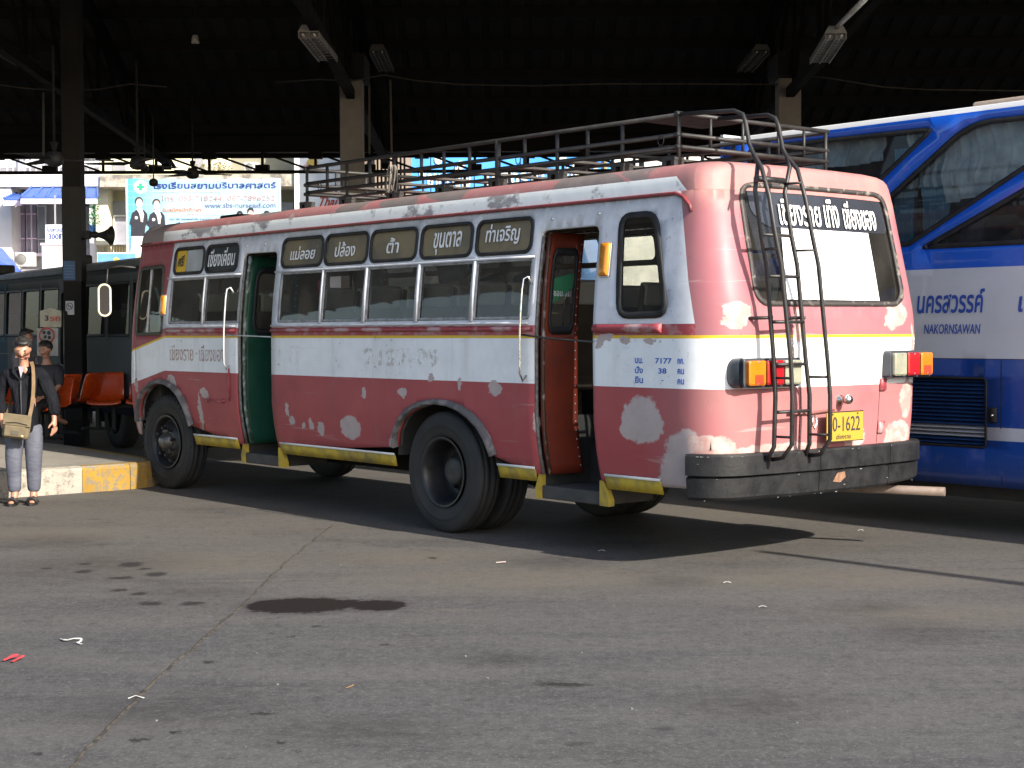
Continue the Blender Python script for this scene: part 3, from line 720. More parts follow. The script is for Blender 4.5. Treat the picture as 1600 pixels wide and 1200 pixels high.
rwin = round_poly([(-.85, 1.845), (.77, 1.835), (.86, 2.665), (-.905, 2.672)], .13, 7)
def arch(cx, w_, zt):
    k = 14; return [(cx + w_ * math.cos(math.pi * i / k) * (1 - .12 * math.sin(math.pi * i / k) ** 2 * 0), .0 + .42 + (zt - .42) * (math.sin(math.pi * i / k)) ** .62) for i in range(k + 1)]
ZB = 0.545
def outline(lo, hi, arches):
    """closed loop in (t, z): bottom edge with wheel arches, top at the gutter"""
    pts = [(lo, ZB)]
    for A in arches:
        A = sorted(A, key=lambda p: p[0])
        pts += [p for p in A if p[1] > ZB]
    pts += [(hi, ZB), (hi, 2.62), (lo, 2.62)]
    return pts
# bottom edge arches in t for near and far side; doors cut through the sill too
def notch(lp): return lp
A_r = near(arch(-.01, .665, 1.06)); A_f = near(arch(4.82, .60, 1.12)); A_r2 = far(arch(-.01, .665, 1.06)); A_f2 = far(arch(4.82, .60, 1.12))
def dn(lp):   # door loop as part of the outline: keep the points above the sill, ordered by t
    L = near(lp); L = [p for p in L if p[1] > ZB]; return L
def ordered(lp, ts):
    a, b = ts
    up_ = [p for p in lp if p[1] > ZB + .001]
    return up_
tA = T0; tB = T8 - .001
pts = [(tA, ZB)]
pts += sorted([p for p in A_f if p[1] > ZB], key=lambda p: p[0])
d1 = near(door1); d1 = [p for p in d1 if p[1] > 1]; d1.sort(key=lambda p: math.atan2(p[1] - 1.5, p[0] - SX(2.93)), reverse=True)
pts += [(SX(3.26), ZB)] + d1 + [(SX(2.60), ZB)]
pts += sorted([p for p in A_r if p[1] > ZB], key=lambda p: p[0])
d2 = near(door2); d2 = [p for p in d2 if p[1] > 1]; d2.sort(key=lambda p: math.atan2(p[1] - 1.5, p[0] - SX(-1.53)), reverse=True)
pts += [(SX(-1.20), ZB)] + d2 + [(SX(-1.875), ZB)]
pts += sorted([p for p in A_r2 if p[1] > ZB], key=lambda p: p[0]) + sorted([p for p in A_f2 if p[1] > ZB], key=lambda p: p[0])
pts += [(tB, ZB), (tB, 2.62), (tA, 2.62)]
far_wins = [far(rr(a, 1.755, a + .69, 2.25, .03, 2)) for a in (-2.45, -1.72, -.99, -.26, .47, 1.20, 1.93, 2.66, 3.39)] + [far(rr(a, 2.30, a + .62, 2.53, .06, 3)) for a in (-2.42, -1.69, -.96, -.23, .50, 1.23, 1.96, 2.69, 3.42)]
ws = [[((T6 + T7) / 2 + a, b) for a, b in rr(-.80, 1.35, -.02, 2.35, .08)], [((T6 + T7) / 2 + a, b) for a, b in rr(.02, 1.35, .80, 2.35, .08)]]
holes = [near(cab)] + [near(l) for l in win_l + sign_l] + [near(quarter), rear(rwin), far(round_poly([(4.6, 1.6), (5.35, 1.6), (5.35, 2.3), (4.6, 2.3)], .08))] + far_wins + ws
body = surf('body_shell', P, pts, holes, [paint, interior], bus, step=.11, thick=.035, mo=1)

# ---- roof: nested outlines rising to the crown
lev = [(2.62, 1.052, -2.918, 5.56), (2.68, 1.046, -2.906, 5.55), (2.725, 1.036, -2.898, 5.53), (2.762, 1.018, -2.892, 5.50), (2.790, .988, -2.882, 5.46), (2.811, .94, -2.862, 5.40), (2.827, .86, -2.82, 5.3), (2.840, .72, -2.68, 5.1), (2.848, .50, -2.4, 4.8)]
nT = 220; tt = [T0 + (T8 - T0) * i / nT for i in range(nT)]
tt = sorted(set(tt + [T1 + LA * i / 8 for i in range(9)] + [T3 + LA * i / 8 for i in range(9)]))
vs = []; fs = []; K = len(tt)
for (z, a, xr, xf) in lev:
    sh = (1.05 - a); rc = max(.18, Rc - sh * .3)
    for t in tt:
        x, y = ring(t, a, xr, xf, max(XC, xr + .2), min(XFc, xf - .14), min(rc, a * .6), .035); vs.append((x, y, z + noise.noise(Vector((x * .9, y * 2, z))) * .006))
for i in range(len(lev) - 1):
    for j in range(K): fs.append((i * K + j, i * K + (j + 1) % K, (i + 1) * K + (j + 1) % K, (i + 1) * K + j))
fs.append([(len(lev) - 1) * K + j for j in range(K)])
mb = MB(); mb.add(vs, fs, True); mb.build('roof_panel', [roofp], bus)
# gutter with its drooping rear end
gp = [P(SX(x), 2.605 - .02 * max(0, x - 5) , .012) for x in np.linspace(5.45, -2.60, 30)] + [P(SX(-2.68), 2.575, .014), P(SX(-2.75), 2.51, .012), P(SX(-2.76), 2.47, .006)]
rail_red = pm('rail_red', (0.24, 0.035, 0.04), (0.12, 0.04, 0.04), 9, .5, bump=.3)
MB().tube(gp, .014, 6).build('gutter', rail_red, bus)
gp = [P(SF(x), 2.605, .012) for x in np.linspace(5.45, -2.60, 30)]
MB().tube(gp, .014, 6).build('gutter', rail_red, bus)
# long drip moulding over the sliding windows and the half round belt moulding below
def mould(x0, x1, z, r, mat, name, n=12, off=.008, dz=0):
    return MB().tube([P(SX(x), z + dz * i / n, off) for i, x in enumerate(np.linspace(x0, x1, n))], r, 6).build(name, mat, bus)
side_white = pm('side_white', (0.62, 0.63, 0.66), (0.45, 0.45, 0.48), 7, .5)
mould(4.74, 3.235, 2.222, .011, side_white, 'drip_moulding'); mould(2.60, -1.165, 2.222, .011, side_white, 'drip_moulding')
belt = pm('belt_red', (0.27, 0.04, 0.05), (0.40, 0.26, 0.26), 5, .5, lo=.5, hi=.62)
mould(4.72, 3.26, 1.672, .020, belt, 'belt_moulding', off=.002); mould(2.60, -1.19, 1.672, .020, belt, 'belt_moulding', off=.002); mould(-1.88, -2.56, 1.672, .034, belt, 'belt_moulding', off=.004)
mould(4.70, 3.26, 1.715, .010, side_white, 'sill_moulding'); mould(2.60, -1.13, 1.715, .010, side_white, 'sill_moulding')
# bottom trim: white line and yellow skirt
def skirt(x0, x1):
    surf('skirt_strip', P, near([(x0, .505), (x1, .505), (x1, .600), (x0, .600)]), [], [yellow_trim, yellow_trim], bus, step=.12, thick=.01, off=.008)
    surf('trim_line', P, near([(x0, .600), (x1, .600), (x1, .618), (x0, .618)]), [], [white_paint, white_paint], bus, step=.2, thick=.008, off=.012)
skirt(3.34, 4.22); skirt(.69, 2.55); skirt(-1.15, -.70); skirt(-2.50, -1.93)
# wheel-arch flares
flare = pm('flare', (0.085, 0.08, 0.082), (0.19, 0.165, 0.165), 8, .7, bump=.3, lo=.5, hi=.62)
for cx, w_, zt, zb in ((-.01, .665, 1.06, .49), (4.82, .60, 1.12, .55)):
    A = [p for p in arch(cx, w_, zt) if p[1] > zb]; A2 = [(cx + (p[0] - cx) * 1.08, p[1] + .045 * ((p[1] - .42) / (zt - .42))) for p in A]
    n = len(A); vs = []
    for a, b in zip(A, A2):
        vs += [P(SX(a[0]), a[1], -.06), P(SX(a[0]), a[1], .045), P(SX((a[0] * .6 + b[0] * .4)), a[1] * .6 + b[1] * .4, .052), P(SX(b[0]), b[1], .018), P(SX(b[0]), b[1], -.004)]
    mb = MB(); mb.add(vs, [(i * 5 + j, i * 5 + j + 1, (i + 1) * 5 + j + 1, (i + 1) * 5 + j) for i in range(n - 1) for j in range(4)], True); mb.build('arch_flare', flare, bus)
# dark inner wheel wells
for cx in (0.0, 4.85):
    for sgn in (1, -1):
        A = [(cx + .66 * math.cos(math.pi * i / 12), .60 + .56 * math.sin(math.pi * i / 12) ** .7) for i in range(13)]
        vs = [(a, sgn * yy, b) for a, b in A for yy in (1.09, .42)]
        mb = MB(); mb.add(vs, [(2 * i, 2 * i + 1, 2 * i + 3, 2 * i + 2) for i in range(12)], True); mb.add([(a, sgn * .42, b) for a, b in A], [list(range(13))]); mb.build('wheel_well', dark_int, bus)

# ---- glazing and gaskets
gl_dark = glass_mat('gl_dark', (0.82, 0.80, 0.74), haze=0.085); gl_clear = glass_mat('gl_clear', (0.80, 0.83, 0.80)); gl_rear = glass_mat('gl_rear', (0.40, 0.43, 0.45))
def glazed(loop, mapf, gm, fw=.022, off=.006, frame=gasket, fth=.018, name='window'):
    Lo = mapf(loop)
    f = surf(name, P, grow(Lo, fw * .55), [grow(Lo, -fw * .6)], [frame, frame], bus, step=.14, thick=fth, off=off)
    surf('pane', P, grow(Lo, -.002), [], [gm, gm], f, step=.14, off=-.012)
    return f
glazed(cab, near, gl_clear, .03, frame=pm('cab_gasket', (0.05, 0.055, 0.04), None, 8, .6))
for k, l in enumerate(win_l):
    f = glazed(l, near, gl_dark, .022, .002, frame=pm('slide_frame', (0.30, 0.31, 0.32), (0.14, .14, .14), 12, .45), fth=.02)
    a, b = wins[k]
for k, l in enumerate(sign_l):
    f = glazed(l, near, gl_dark, .024, .010, name='sign_window', fth=.012)
glazed(quarter, near, gl_clear, .042, .012, name='quarter_window', fth=.014)
glazed(rwin, rear, gl_rear, .030, .010, name='rear_window', frame=pm('rear_gasket', (.035, .03, .028), (.20, .17, .14), 16, .6, lo=.56, hi=.66))
for l in far_wins: surf('far_pane', P, l, [], [gl_clear], bus, step=.3, off=-.012)
for l in ws: surf('windscreen', P, l, [], [gl_clear], bus, step=.3, off=-.012)
# cab window: vertical bar, and the fallen strap behind it
MB().bar(P(SX(5.14), 1.66, -.004), P(SX(5.155), 2.33, -.004), .018, .018, (1, 0, 0)).build('window_bar', alu, bus)
# window posts between the sliding windows: raised white strips
for a, b in ((3.925, 3.945), (1.755, 1.775), (1.055, 1.09), (.288, .325), (-.455, -.42)):
    surf('window_post', P, near([(a - .004, 1.735), (b + .006, 1.735), (b + .006, 2.212), (a - .004, 2.212)]), [], [side_white, side_white], bus, step=.2, thick=.012, off=.014)
# latches on sliding panes
# ---- lettering
def on_side(x, z, off=.004): 
    p = P(SX(x), z, off); r = (P(SX(x - .02), z) - P(SX(x + .02), z)); u = P(SX(x), z + .02) - P(SX(x), z - .02); return p, r, u
def side_text(body_, x0, x1, z0, z1, mat, off=.004, **k):
    p, r, u = on_side((x0 + x1) / 2, (z0 + z1) / 2, off); return text(body_, abs(x1 - x0), z1 - z0, mat, p, r, u, bus, **k)
panels = pm('sign_black', (0.02, 0.022, 0.028), None, 6, .35)
amber_glass = pm('sign_glass', (0.22, 0.175, 0.105), (0.13, 0.112, 0.085), 2.2, .2, lo=.4, hi=.6)
# the second sign is a black board; the first holds a yellow and grey card
surf('route_board', P, near(grow(sign_l[1], -.008)), [], [panels], bus, step=.3, off=-.004)
for l in sign_l[2:]: surf('tinted_sheet', P, near(grow(l, -.008)), [], [amber_glass], bus, step=.3, off=-.009)
a, b = signs[0]
surf('yellow_card', P, near(rr(b - .24, 2.285, b - .03, 2.505, .01, 1)), [], [pm('card_yellow', (0.68, 0.42, 0.02), None, 8, .5)], bus, step=.3, off=-.005)
surf('grey_card', P, near(rr(a + .03, 2.285, b - .242, 2.505, .01, 1)), [], [pm('card_grey', (0.40, 0.42, 0.42), (.3, .3, .3), 3, .5)], bus, step=.3, off=-.006)
side_text('ศรี', b - .07, b - .20, 2.34, 2.46, ink_black, .002, bold=.02, shear=.2)
for i, (tx, x0, x1, z0, z1) in enumerate([('เชียงเคี่ยน', 3.93, 3.40, 2.315, 2.50), ('แม่ลอย', 2.37, 1.95, 2.325, 2.45), ('ป่ล้อง', 1.62, 1.30, 2.325, 2.46), ('ต้ำ', .82, .64, 2.325, 2.46), ('ขุนตาล', .15, -.22, 2.285, 2.47), ('ท่าเจริญ', -.53, -.95, 2.33, 2.50)]):
    side_text(tx, x0, x1, z0, z1, ink_white, .001, bold=.012, shear=.1)
brown_ink = pm('ink_brown', (0.30, 0.15, 0.10), (0.55, 0.48, 0.45), 25, .6, lo=.45, hi=.6)
ghost_ink = pm('ink_ghost', (0.50, 0.47, 0.45), (0.74, 0.75, 0.76), 22, .6, lo=.42, hi=.56)
side_text('เชียงราย', 4.62, 4.12, 1.365, 1.53, brown_ink, .0015, bold=.0, thick=.0008)
side_text('-', 4.07, 4.04, 1.435, 1.45, brown_ink, .0015, bold=.01, thick=.0008)
side_text('เชียงของ', 3.99, 3.48, 1.365, 1.53, brown_ink, .0015, thick=.0008)
side_text('2127-09', 1.06, -.02, 1.36, 1.515, ghost_ink, .0015, bold=.03, thick=.0008)
side_text('นิ', 2.28, 2.12, 1.35, 1.53, pm('ink_ghost2', (0.66, 0.65, 0.62), (0.75, 0.76, 0.77), 22, .6), .0015, bold=.01, thick=.0008)
for j, (a_, b_, c_) in enumerate((('นน.', '7177', 'กก.'), ('นั่ง', '38', 'คน'), ('ยืน', '-', 'คน'))):
    zz = 1.445 - j * .07
    side_text(a_, -2.30, -2.38, zz - .02, zz + (.03 if j else .018), ink_blue, .0015, bold=.02, thick=.0008)
    side_text(b_, (-2.50, -2.53, -2.56)[j], (-2.66, -2.61, -2.58)[j], zz - .019 if j < 2 else zz, zz + .019 if j < 2 else zz + .006, ink_blue, .0015, bold=.02, thick=.0008)
    side_text(c_, -2.705, -2.765, zz - .02, zz + .018, ink_blue, .0015, bold=.02, thick=.0008)
def on_rear(y, z, off=.004):
    t = SR(y); p = P(t, z, off); return p, P(t + .02, z) - P(t - .02, z), P(t, z + .02) - P(t, z - .02)
def rear_text(body_, y0, y1, z0, z1, mat, off=.004, parent=None, **k):
    p, r, u = on_rear((y0 + y1) / 2, (z0 + z1) / 2, off); return text(body_, abs(y1 - y0), z1 - z0, mat, p, r, u, parent or bus, **k)
surf('black_film', P, rear(round_poly([(-.86, 2.375), (.60, 2.375), (.76, 2.48), (.80, 2.635), (-.855, 2.64)], .05)), [], [pm('film', (0.03, 0.033, 0.042), None, 5, .25)], bus, step=.2, off=-.007)
rear_text('เชียงราย', .44, .0, 2.39, 2.60, ink_white, .0, bold=.014)
rear_text('เทิง', -.085, -.25, 2.39, 2.60, ink_white, .0, bold=.014)
rear_text('เชียงของ', -.325, -.735, 2.39, 2.60, ink_white, .0, bold=.014)
surf('poster', P, rear([(-.575, 1.87), (.46, 1.87), (.45, 2.372), (-.61, 2.372)]), [], [pm('poster_white', (0.80, 0.80, 0.80), (0.74, 0.76, 0.78), 2, .5)], bus, step=.2, off=-.005)
pf = pm('poster_print', (0.42, 0.44, 0.52), (0.62, 0.63, 0.68), 15, .5)
for (a_, b_, c_, d_) in ((.30, 2.29, .025, .02), (.08, 2.30, .03, .02), (.12, 2.08, .03, .05), (.04, 2.05, .035, .07), (-.03, 2.0, .03, .06), (.10, 1.93, .03, .02)):
    surf('poster_print', P, rear([(a_ + c_ * math.cos(q) * (1 + .35 * math.sin(3 * q + a_ * 9)), b_ + d_ * math.sin(q)) for q in np.linspace(0, 2 * math.pi, 14)[:-1]]), [], [pf], bus, step=.2, off=-.002)
# far-side notes seen through the glass of the quarter window
# ---- doors
green = pm('door_green', (0.008, 0.055, 0.033), (0.012, 0.07, 0.045), 5, .4, bump=.15); dred = pm('door_red', (0.20, 0.03, 0.012), (0.13, 0.022, 0.012), 4, .45, bump=.15)
def door(name, label, hx, depth_, mat, edge):
    """folded-in leaf hinged at the front post: stands across the step well"""
    d = MB(); y1 = 1.10; y0 = y1 - depth_; z0, z1 = .56, 2.40
    tilt = .06
    def Q(s, z): # s 0..1 from hinge inward
        a = itp(z, ZS, AS) - .045
        return Vector((hx - .02 - tilt * s, a - depth_ * s, z))
    win = rr(.18, 1.66, .84, 2.26, .10, 5)
    def PP(t, z, off=0): return Q(t, z) + Vector((-off, 0, 0))
    o = surf(name, PP, [(0, z0), (1, z0), (1, z1), (0, z1)], [win], [mat, mat], bus, step=.2, thick=.03, off=.0)
    o['label'] = label
    surf('door_gasket', PP, grow(win, .03), [grow(win, -.03)], [gasket, gasket], o, step=.2, thick=.01, off=.012)
    surf('door_glass', PP, win, [], [gl_dark], o, step=.3, off=-.01)
    surf('edge_strip', PP, [(-.02, z0), (.05, z0), (.05, z1), (-.02, z1)], [], [edge, edge], o, step=.3, thick=.01, off=.014)
    mb = MB()
    for k in range(26): c = PP(.93, .62 + k * .068, .002); mb.lathe([(0, .006), (.004, .004), (.005, 0)], c, (-1, 0, 0), 6)
    mb.build('rivets', alu, o)
    return o, PP
gd, PG = door('door_leaf', 'dark green folded door leaf', 3.22, .58, green, pm('edge_worn', (0.05, 0.09, 0.07), (0.25, 0.3, 0.28), 14, .5, lo=.5, hi=.62))
rd, PRd = door('door_leaf', 'rust red folded door leaf', -1.225, .31, dred, pm('edge_worn2', (0.06, 0.03, 0.02), (0.3, 0.27, 0.25), 14, .5, lo=.55, hi=.65))
text('๑๑๐๑', .13, .04, ink_white, PG(.55, 2.02, .004), (0, -1, 0), (0, 0, 1), gd)
text('ขอบคุณ', .17, .06, ink_white, PRd(.5, 1.93, .004), (0, -1, 0), (0, .15, 1), rd)
surf('sticker', PG, rr(.62, 1.50, .88, 1.56, .01, 1), [], [pm('sticker_g', (.25, .33, .3), None, 20, .5)], gd, step=.3, off=.004)
surf('sticker', PRd, round_poly([(.25, 1.86), (.80, 1.99), (.80, 2.10), (.25, 2.06)], .03), [], [pm('sticker_gr', (.02, .16, .07), None, 8, .4)], rd, step=.3, off=.0035)
# door posts (jambs), steps with yellow corner brackets
for hx, x1 in ((3.235, 2.60), (-1.20, -1.86)):
    for zz_ in (0,):
        a = [P(SX(hx), z, -.008) for z in np.linspace(.56, 2.38, 12)]; MB().tube([p + Vector((-.012, -.012, 0)) for p in a], .014, 6).build('hinge_post', pm('hinge_dark', (.07, .06, .06), (.2, .19, .18), 30, .5), bus)
    step_ = MB().box(x1 - .02, .55, .375, hx + .03, 1.075, .475).build('door_step', pm('step_black', (.03, .03, .03), (.06, .055, .05), 8, .7, bump=.3), bus, bevel=.01)
    MB().box(x1 - .02, .5, .47, hx + .03, .55, .80).build('step_riser', dark_int, bus)
    MB().box(x1 - .02, .3, .76, hx + .03, .55, .80).build('door_step', dark_int, bus)
    for xx, s in ((x1, -1), (hx, 1)):
        MB().prism([(xx, .56), (xx + s * .035, .56), (xx + s * .10, .42), (xx + s * .10, .375), (xx, .375)] if s < 0 else [(xx, .56), (xx + .02, .56), (xx + .06, .45), (xx + .05, .375), (xx, .375)], 1.04, 1.095, (0, 0, 0), (1, 0, 0), (0, 0, 1), (0, 1, 0)).build('step_bracket', yellow_trim, bus)
    for sx in (x1 - .02, hx + .03): MB().box(sx - .006, .35, .46, sx + .006, 1.05, 1.0).build('step_side', dark_int, bus)
# handrails beside the doors, and the draw-bar across the rear door
for x_, z0, z1, mm in ((-1.115, 1.285, 2.045, chrome), (3.385, 1.30, 2.07, alu)):
    pp_ = [P(SX(x_), z0 + .03, 0), P(SX(x_), z0 - .01, .035), P(SX(x_), z0 + .05, .065)] + [P(SX(x_), z, .065) for z in np.linspace(z0 + .1, z1 - .08, 5)] + [P(SX(x_), z1, .06), P(SX(x_ - .02), z1 + .02, .035), P(SX(x_ - .035), z1 - .03, 0)]
    MB().tube(pp_, .0085, 8).build('handrail', mm, bus)
MB().tube([P(SX(-1.10), 1.625, .03), P(SX(-1.4), 1.60, .02), P(SX(-1.87), 1.575, .015)], .008).build('safety_bar', black_metal, bus)
MB().tube([P(SX(3.40), 1.625, .03), P(SX(3.0), 1.62, -.03), P(SX(2.62), 1.61, -.05)], .007).build('safety_bar', alu, bus)
MB().tube([P(SX(3.385), .98, .012), P(SX(3.385), 1.30, .012)], .008).build('door_rod', belt, bus)
# side flap hinge bar, dents of hardware
MB().tube([P(SX(3.86), .985, .012), P(SX(3.5), .965, .012)], .007).build('flap_bar', belt, bus)
for xx in (3.84, 3.52): MB().lathe([(0, .028), (.012, .024), (.016, 0)], P(SX(xx), .975, 0), (0, 1, 0), 10).build('flap_boss', belt, bus)
# amber marker lamps
amber = pm('amber', (0.75, 0.27, 0.01), (0.6, 0.2, 0.01), 18, .3, coat=.4)
for x_, z0, z1 in ((-1.955, 2.05, 2.285), (4.775, 1.845, 2.04)):
    f = surf('side_lamp', P, near(rr(x_ - .045, z0, x_ + .045, z1, .01, 2)), [], [amber, amber], bus, step=.1, thick=.03, off=.032)
    surf('lamp_ring', P, near(rr(x_ - .052, z0 - .01, x_ + .052, z1 + .01, .012, 2)), [near(rr(x_ - .044, z0 - .002, x_ + .044, z1 + .002, .01, 2))], [alu, alu], f, step=.2, thick=.015, off=.016)
# screws above the doors
for x_, z_ in ((-1.32, 2.50), (-1.83, 2.51), (2.85, 2.50), (3.2, 2.50)):
    MB().lathe([(0, .014), (.008, .012), (.011, 0)], P(SX(x_), z_, 0), (0, 1, 0.1), 10).build('screw', alu, bus)

# ---- bumper
bmp = pm('bumper_black', (0.0075, 0.0077, 0.009), (0.018, 0.018, 0.019), 7, .55, bump=.35, spec=.3)
def PB(t, z, off=0):   # bumper surface: follows the rear outline at z = 0.8, pushed out
    k = {True: 0.0}.get(z > .66, 0)
    out = .050 + (.026 if z > .665 else (.0 if z > .655 else .014)) - max(0, (.60 - z)) * .12
    a = P(t, max(.8, z), 0); b = P(t + .004, .8) - P(t - .004, .8); n_ = Vector((b.y, -b.x, 0)).normalized(); n_ = n_ if n_.dot(Vector((a.x + 1.5, a.y, 0))) > 0 else -n_
    p = a + n_ * (out + off - (a - P(t, .8, 0)).length * 0); p.z = z; return p
t_a, t_b = SX(-2.80), T4 + .05
for (ta, tb) in ((t_a, SR(.18)), (SR(.18) + .006, SR(-.62)), (SR(-.62) + .006, t_b)):
    n = max(4, int((tb - ta) / .05)); zsb = [.815, .815, .80, .67, .665, .655, .65, .52, .50, .50]; offs = [-.12, -.01, 0, 0, -.012, -.012, 0, 0, -.015, -.12]
    vs = []
    for i in range(n + 1):
        t = ta + (tb - ta) * i / n
        wob = noise.noise(Vector((t * 1.7, 0, 2))) * .008
        far_lift = .045 * max(0, (t - SR(-.5))) if t > SR(-.5) else 0
        vs += [PB(t, z + (wob if k > 5 else wob * .3) + (far_lift if k > 6 else 0), o) for k, (z, o) in enumerate(zip(zsb, offs))]
    q = len(zsb); fs = [(i * q + j, i * q + j + 1, (i + 1) * q + j + 1, (i + 1) * q + j) for i in range(n) for j in range(q - 1)] + [tuple(range(q)), tuple(n * q + j for j in range(q))]
    mb = MB(); mb.add(vs, fs); mb.build('bumper', bmp, bus, smooth_angle=28)
# torn spot and scratches on the bumper
tm = pm('bumper_scar', (0.25, 0.13, 0.07), (0.12, 0.07, 0.05), 20, .8)
def PBs(t, z, off=0): return PB(t, z, off)
surf('scar', PBs, [(SR(.03), .575), (SR(-.05), .565), (SR(-.11), .60), (SR(-.10), .64), (SR(-.02), .635)], [], [tm], bus, step=.3, off=.003)
chipm = pm('chip_white', (0.25, 0.25, 0.24), None, 20, .7)
for k in range(34):
    rd_ = random.Random(k * 7 + 1); t = rd_.uniform(t_a, t_b); z = rd_.choice([.80, .80, .648, .66, .50, rd_.uniform(.49, .79)]); s_ = rd_.uniform(.002, .007)
    if k == 0: mbc = MB()
    c = PB(t, z, .001); e = (PB(t + .01, z) - PB(t - .01, z)).normalized(); mbc.obox(c, e, (0, 0, 1), e.cross(Vector((0, 0, 1))), s_ * rd_.uniform(.6, 2), s_ * .35, .0012)
tag(mbc.build('paint_chips', chipm, bus), kind='stuff')
# exhaust pipe
MB().tube([(-1.2, -.55, .42), (-2.6, -.75, .44), (-3.32, -1.08, .44)], .034, 14).build('exhaust_pipe', pm('exhaust', (.17, .125, .10), (.11, .08, .065), 10, .7), bus)

# ---- tail lamp clusters
red_l = pm('red_lens', (0.34, 0.010, 0.012), (0.26, 0.008, 0.010), 12, .18, coat=.6); org_l = pm('orange_lens', (0.50, 0.15, 0.006), (0.42, .12, .006), 12, .18, coat=.6); wht_l = pm('white_lens', (0.27, 0.27, 0.20), (0.22, .22, .17), 12, .2, coat=.6)
org_r = pm('reflector', (.7, .05, .02), None, 12, .2, coat=.6)
def lamp(ys, zc, xq, s):
    """ys: outer and inner y of the lenses; s = +1 near side"""
    g = MB(); y0, y1 = min(ys), max(ys)
    hs = rr(y0 - .015, zc - .100, y1 + .015, zc + .100, .03, 3)
    g.prism(hs, xq, xq + .13, (0, 0, 0), (0, 1, 0), (0, 0, 1), (1, 0, 0))
    if s > 0:   # rounded dark shield wrapping the corner behind the near lamp
        vs = []; na, nb = 14, 10
        for i in range(na + 1):
            a = math.pi * (i / na) - math.pi / 2
            for j in range(nb + 1):
                b = math.pi * j / nb - .35
                ca, sa = math.copysign(abs(math.cos(a)) ** .55, math.cos(a)), math.copysign(abs(math.sin(a)) ** .7, math.sin(a))
                vs.append((xq + .045 + .22 * ca * max(-.15, math.sin(b)), y1 - .03 + .085 * ca * math.cos(b) , zc + .104 * sa))
        g.add(vs, [(i * (nb + 1) + j, i * (nb + 1) + j + 1, (i + 1) * (nb + 1) + j + 1, (i + 1) * (nb + 1) + j) for i in range(na) for j in range(nb)], True)
    h = g.build('tail_lamp', pm('lamp_black', (.03, .035, .045), (.05, .055, .065), 9, .35), bus, bevel=.004)
    wd = (y1 - y0) / 3; order = [wht_l, red_l, org_l] if s > 0 else [org_l, red_l, wht_l]
    for i in range(3):
        a, b = y0 + wd * i + .006, y0 + wd * (i + 1) - .006
        l = rr(a, zc - .084, b, zc + .084, .018, 3)
        l2 = grow(l, -.012)
        mb = MB(); n = len(l)
        vs = [(xq + .002, p[0], p[1]) for p in l] + [(xq - .028, p[0], p[1]) for p in l] + [(xq - .036, p[0], p[1]) for p in l2]
        mb.add(vs, [(k, (k + 1) % n, n + (k + 1) % n, n + k) for k in range(n)] + [(n + k, n + (k + 1) % n, 2 * n + (k + 1) % n, 2 * n + k) for k in range(n)] + [[2 * n + k for k in range(n)]]); mb.build('lens', order[i], h)
        if order[i] is org_l:
            MB().box(xq - .0385, a + (.035 if s > 0 else .03), zc - .074, xq - .036, a + .12, zc - .012).build('reflector', org_r, h)
        for zc_ in (zc - .073, zc + .073): MB().lathe([(0, .007), (.004, .005)], (xq - .0365, (a + b) / 2, zc_), (-1, 0, 0), 6).build('lens_screw', alu, h)
lamp((.405, .965), 1.365, -3.155, 1); lamp((-.625, -1.105), 1.400, -3.165, -1)
# plate, knob, tailgate seams, hinges, latch
pl = MB().box(-3.172, -.285, .862, -3.166, .125, 1.072).build('number_plate', pm('plate_yellow', (0.40, 0.26, 0.03), (0.34, .23, .04), 9, .35), bus)
text('10-1622', .345, .105, ink_black, (-3.1735, -.075, .985), (0, -1, 0), (0, 0, 1), pl, bold=.0)
text('เชียงราย', .16, .035, ink_black, (-3.1735, -.06, .895), (0, -1, 0), (0, 0, 1), pl)
for y_ in (-.22, .06): MB().lathe([(0, .008), (.005, .006)], (-3.172, y_, 1.055), (-1, 0, 0), 8).build('plate_bolt', black_metal, pl)
for y_, z_, in ((-.10, .862), (-.10, 1.072)): MB().box(-3.176, -.285, z_ - .003, -3.170, .125, z_ + .003).build('plate_rim', black_metal, pl)
kn = P(SR(-.10), 1.15, 0); MB().lathe([(0, .04), (.01, .04), (.02, .018), (.05, .018), (.055, .032), (.085, .036), (.10, .025), (.104, 0)], kn, (-1, 0, .1), 18).build('gate_knob', chrome, bus)
seam = pm('seam', (.08, .03, .03), None, 9, .7)
def rseam(y0, z0, y1, z1):
    surf('panel_seam', P, rear([(y0 - .003, z0), (y0 + .003, z0), (y1 + .003, z1), (y1 - .003, z1)] if z0 != z1 else [(y0, z0 - .003), (y1, z0 - .003), (y1, z0 + .003), (y0, z0 + .003)]), [], [seam], bus, step=.3, off=.0015)
rseam(.325, .82, .325, 1.25); rseam(-.555, .82, -.555, 1.28); surf('panel_seam', P, rear([(-.55, 1.425), (.33, 1.425), (.33, 1.429), (-.55, 1.429)]), [], [pm('seam_grey', (.4, .4, .42), None, 9, .7)], bus, step=.3, off=.0015)
for z_ in (1.255, .94): surf('gate_hinge', P, rear(rr(-.62, z_ - .05, -.545, z_ + .04, .008, 1)), [], [belt, belt], bus, step=.2, thick=.012, off=.014)
MB().tube([P(SR(.46), 1.075, .02), P(SR(.24), 1.07, .02), P(SR(-.02), 1.085, .02)], .009).build('latch_bar', pm('latch', (.25, .06, .05), (.15, .1, .09), 15, .6), bus)
MB().tube([P(SR(.20), 1.06, .03), P(SR(.19), 1.0, .04), P(SR(.205), .96, .035), P(SR(.225), 1.0, .03), P(SR(.22), 1.05, .03)], .007).build('padlock_loop', chrome, bus)

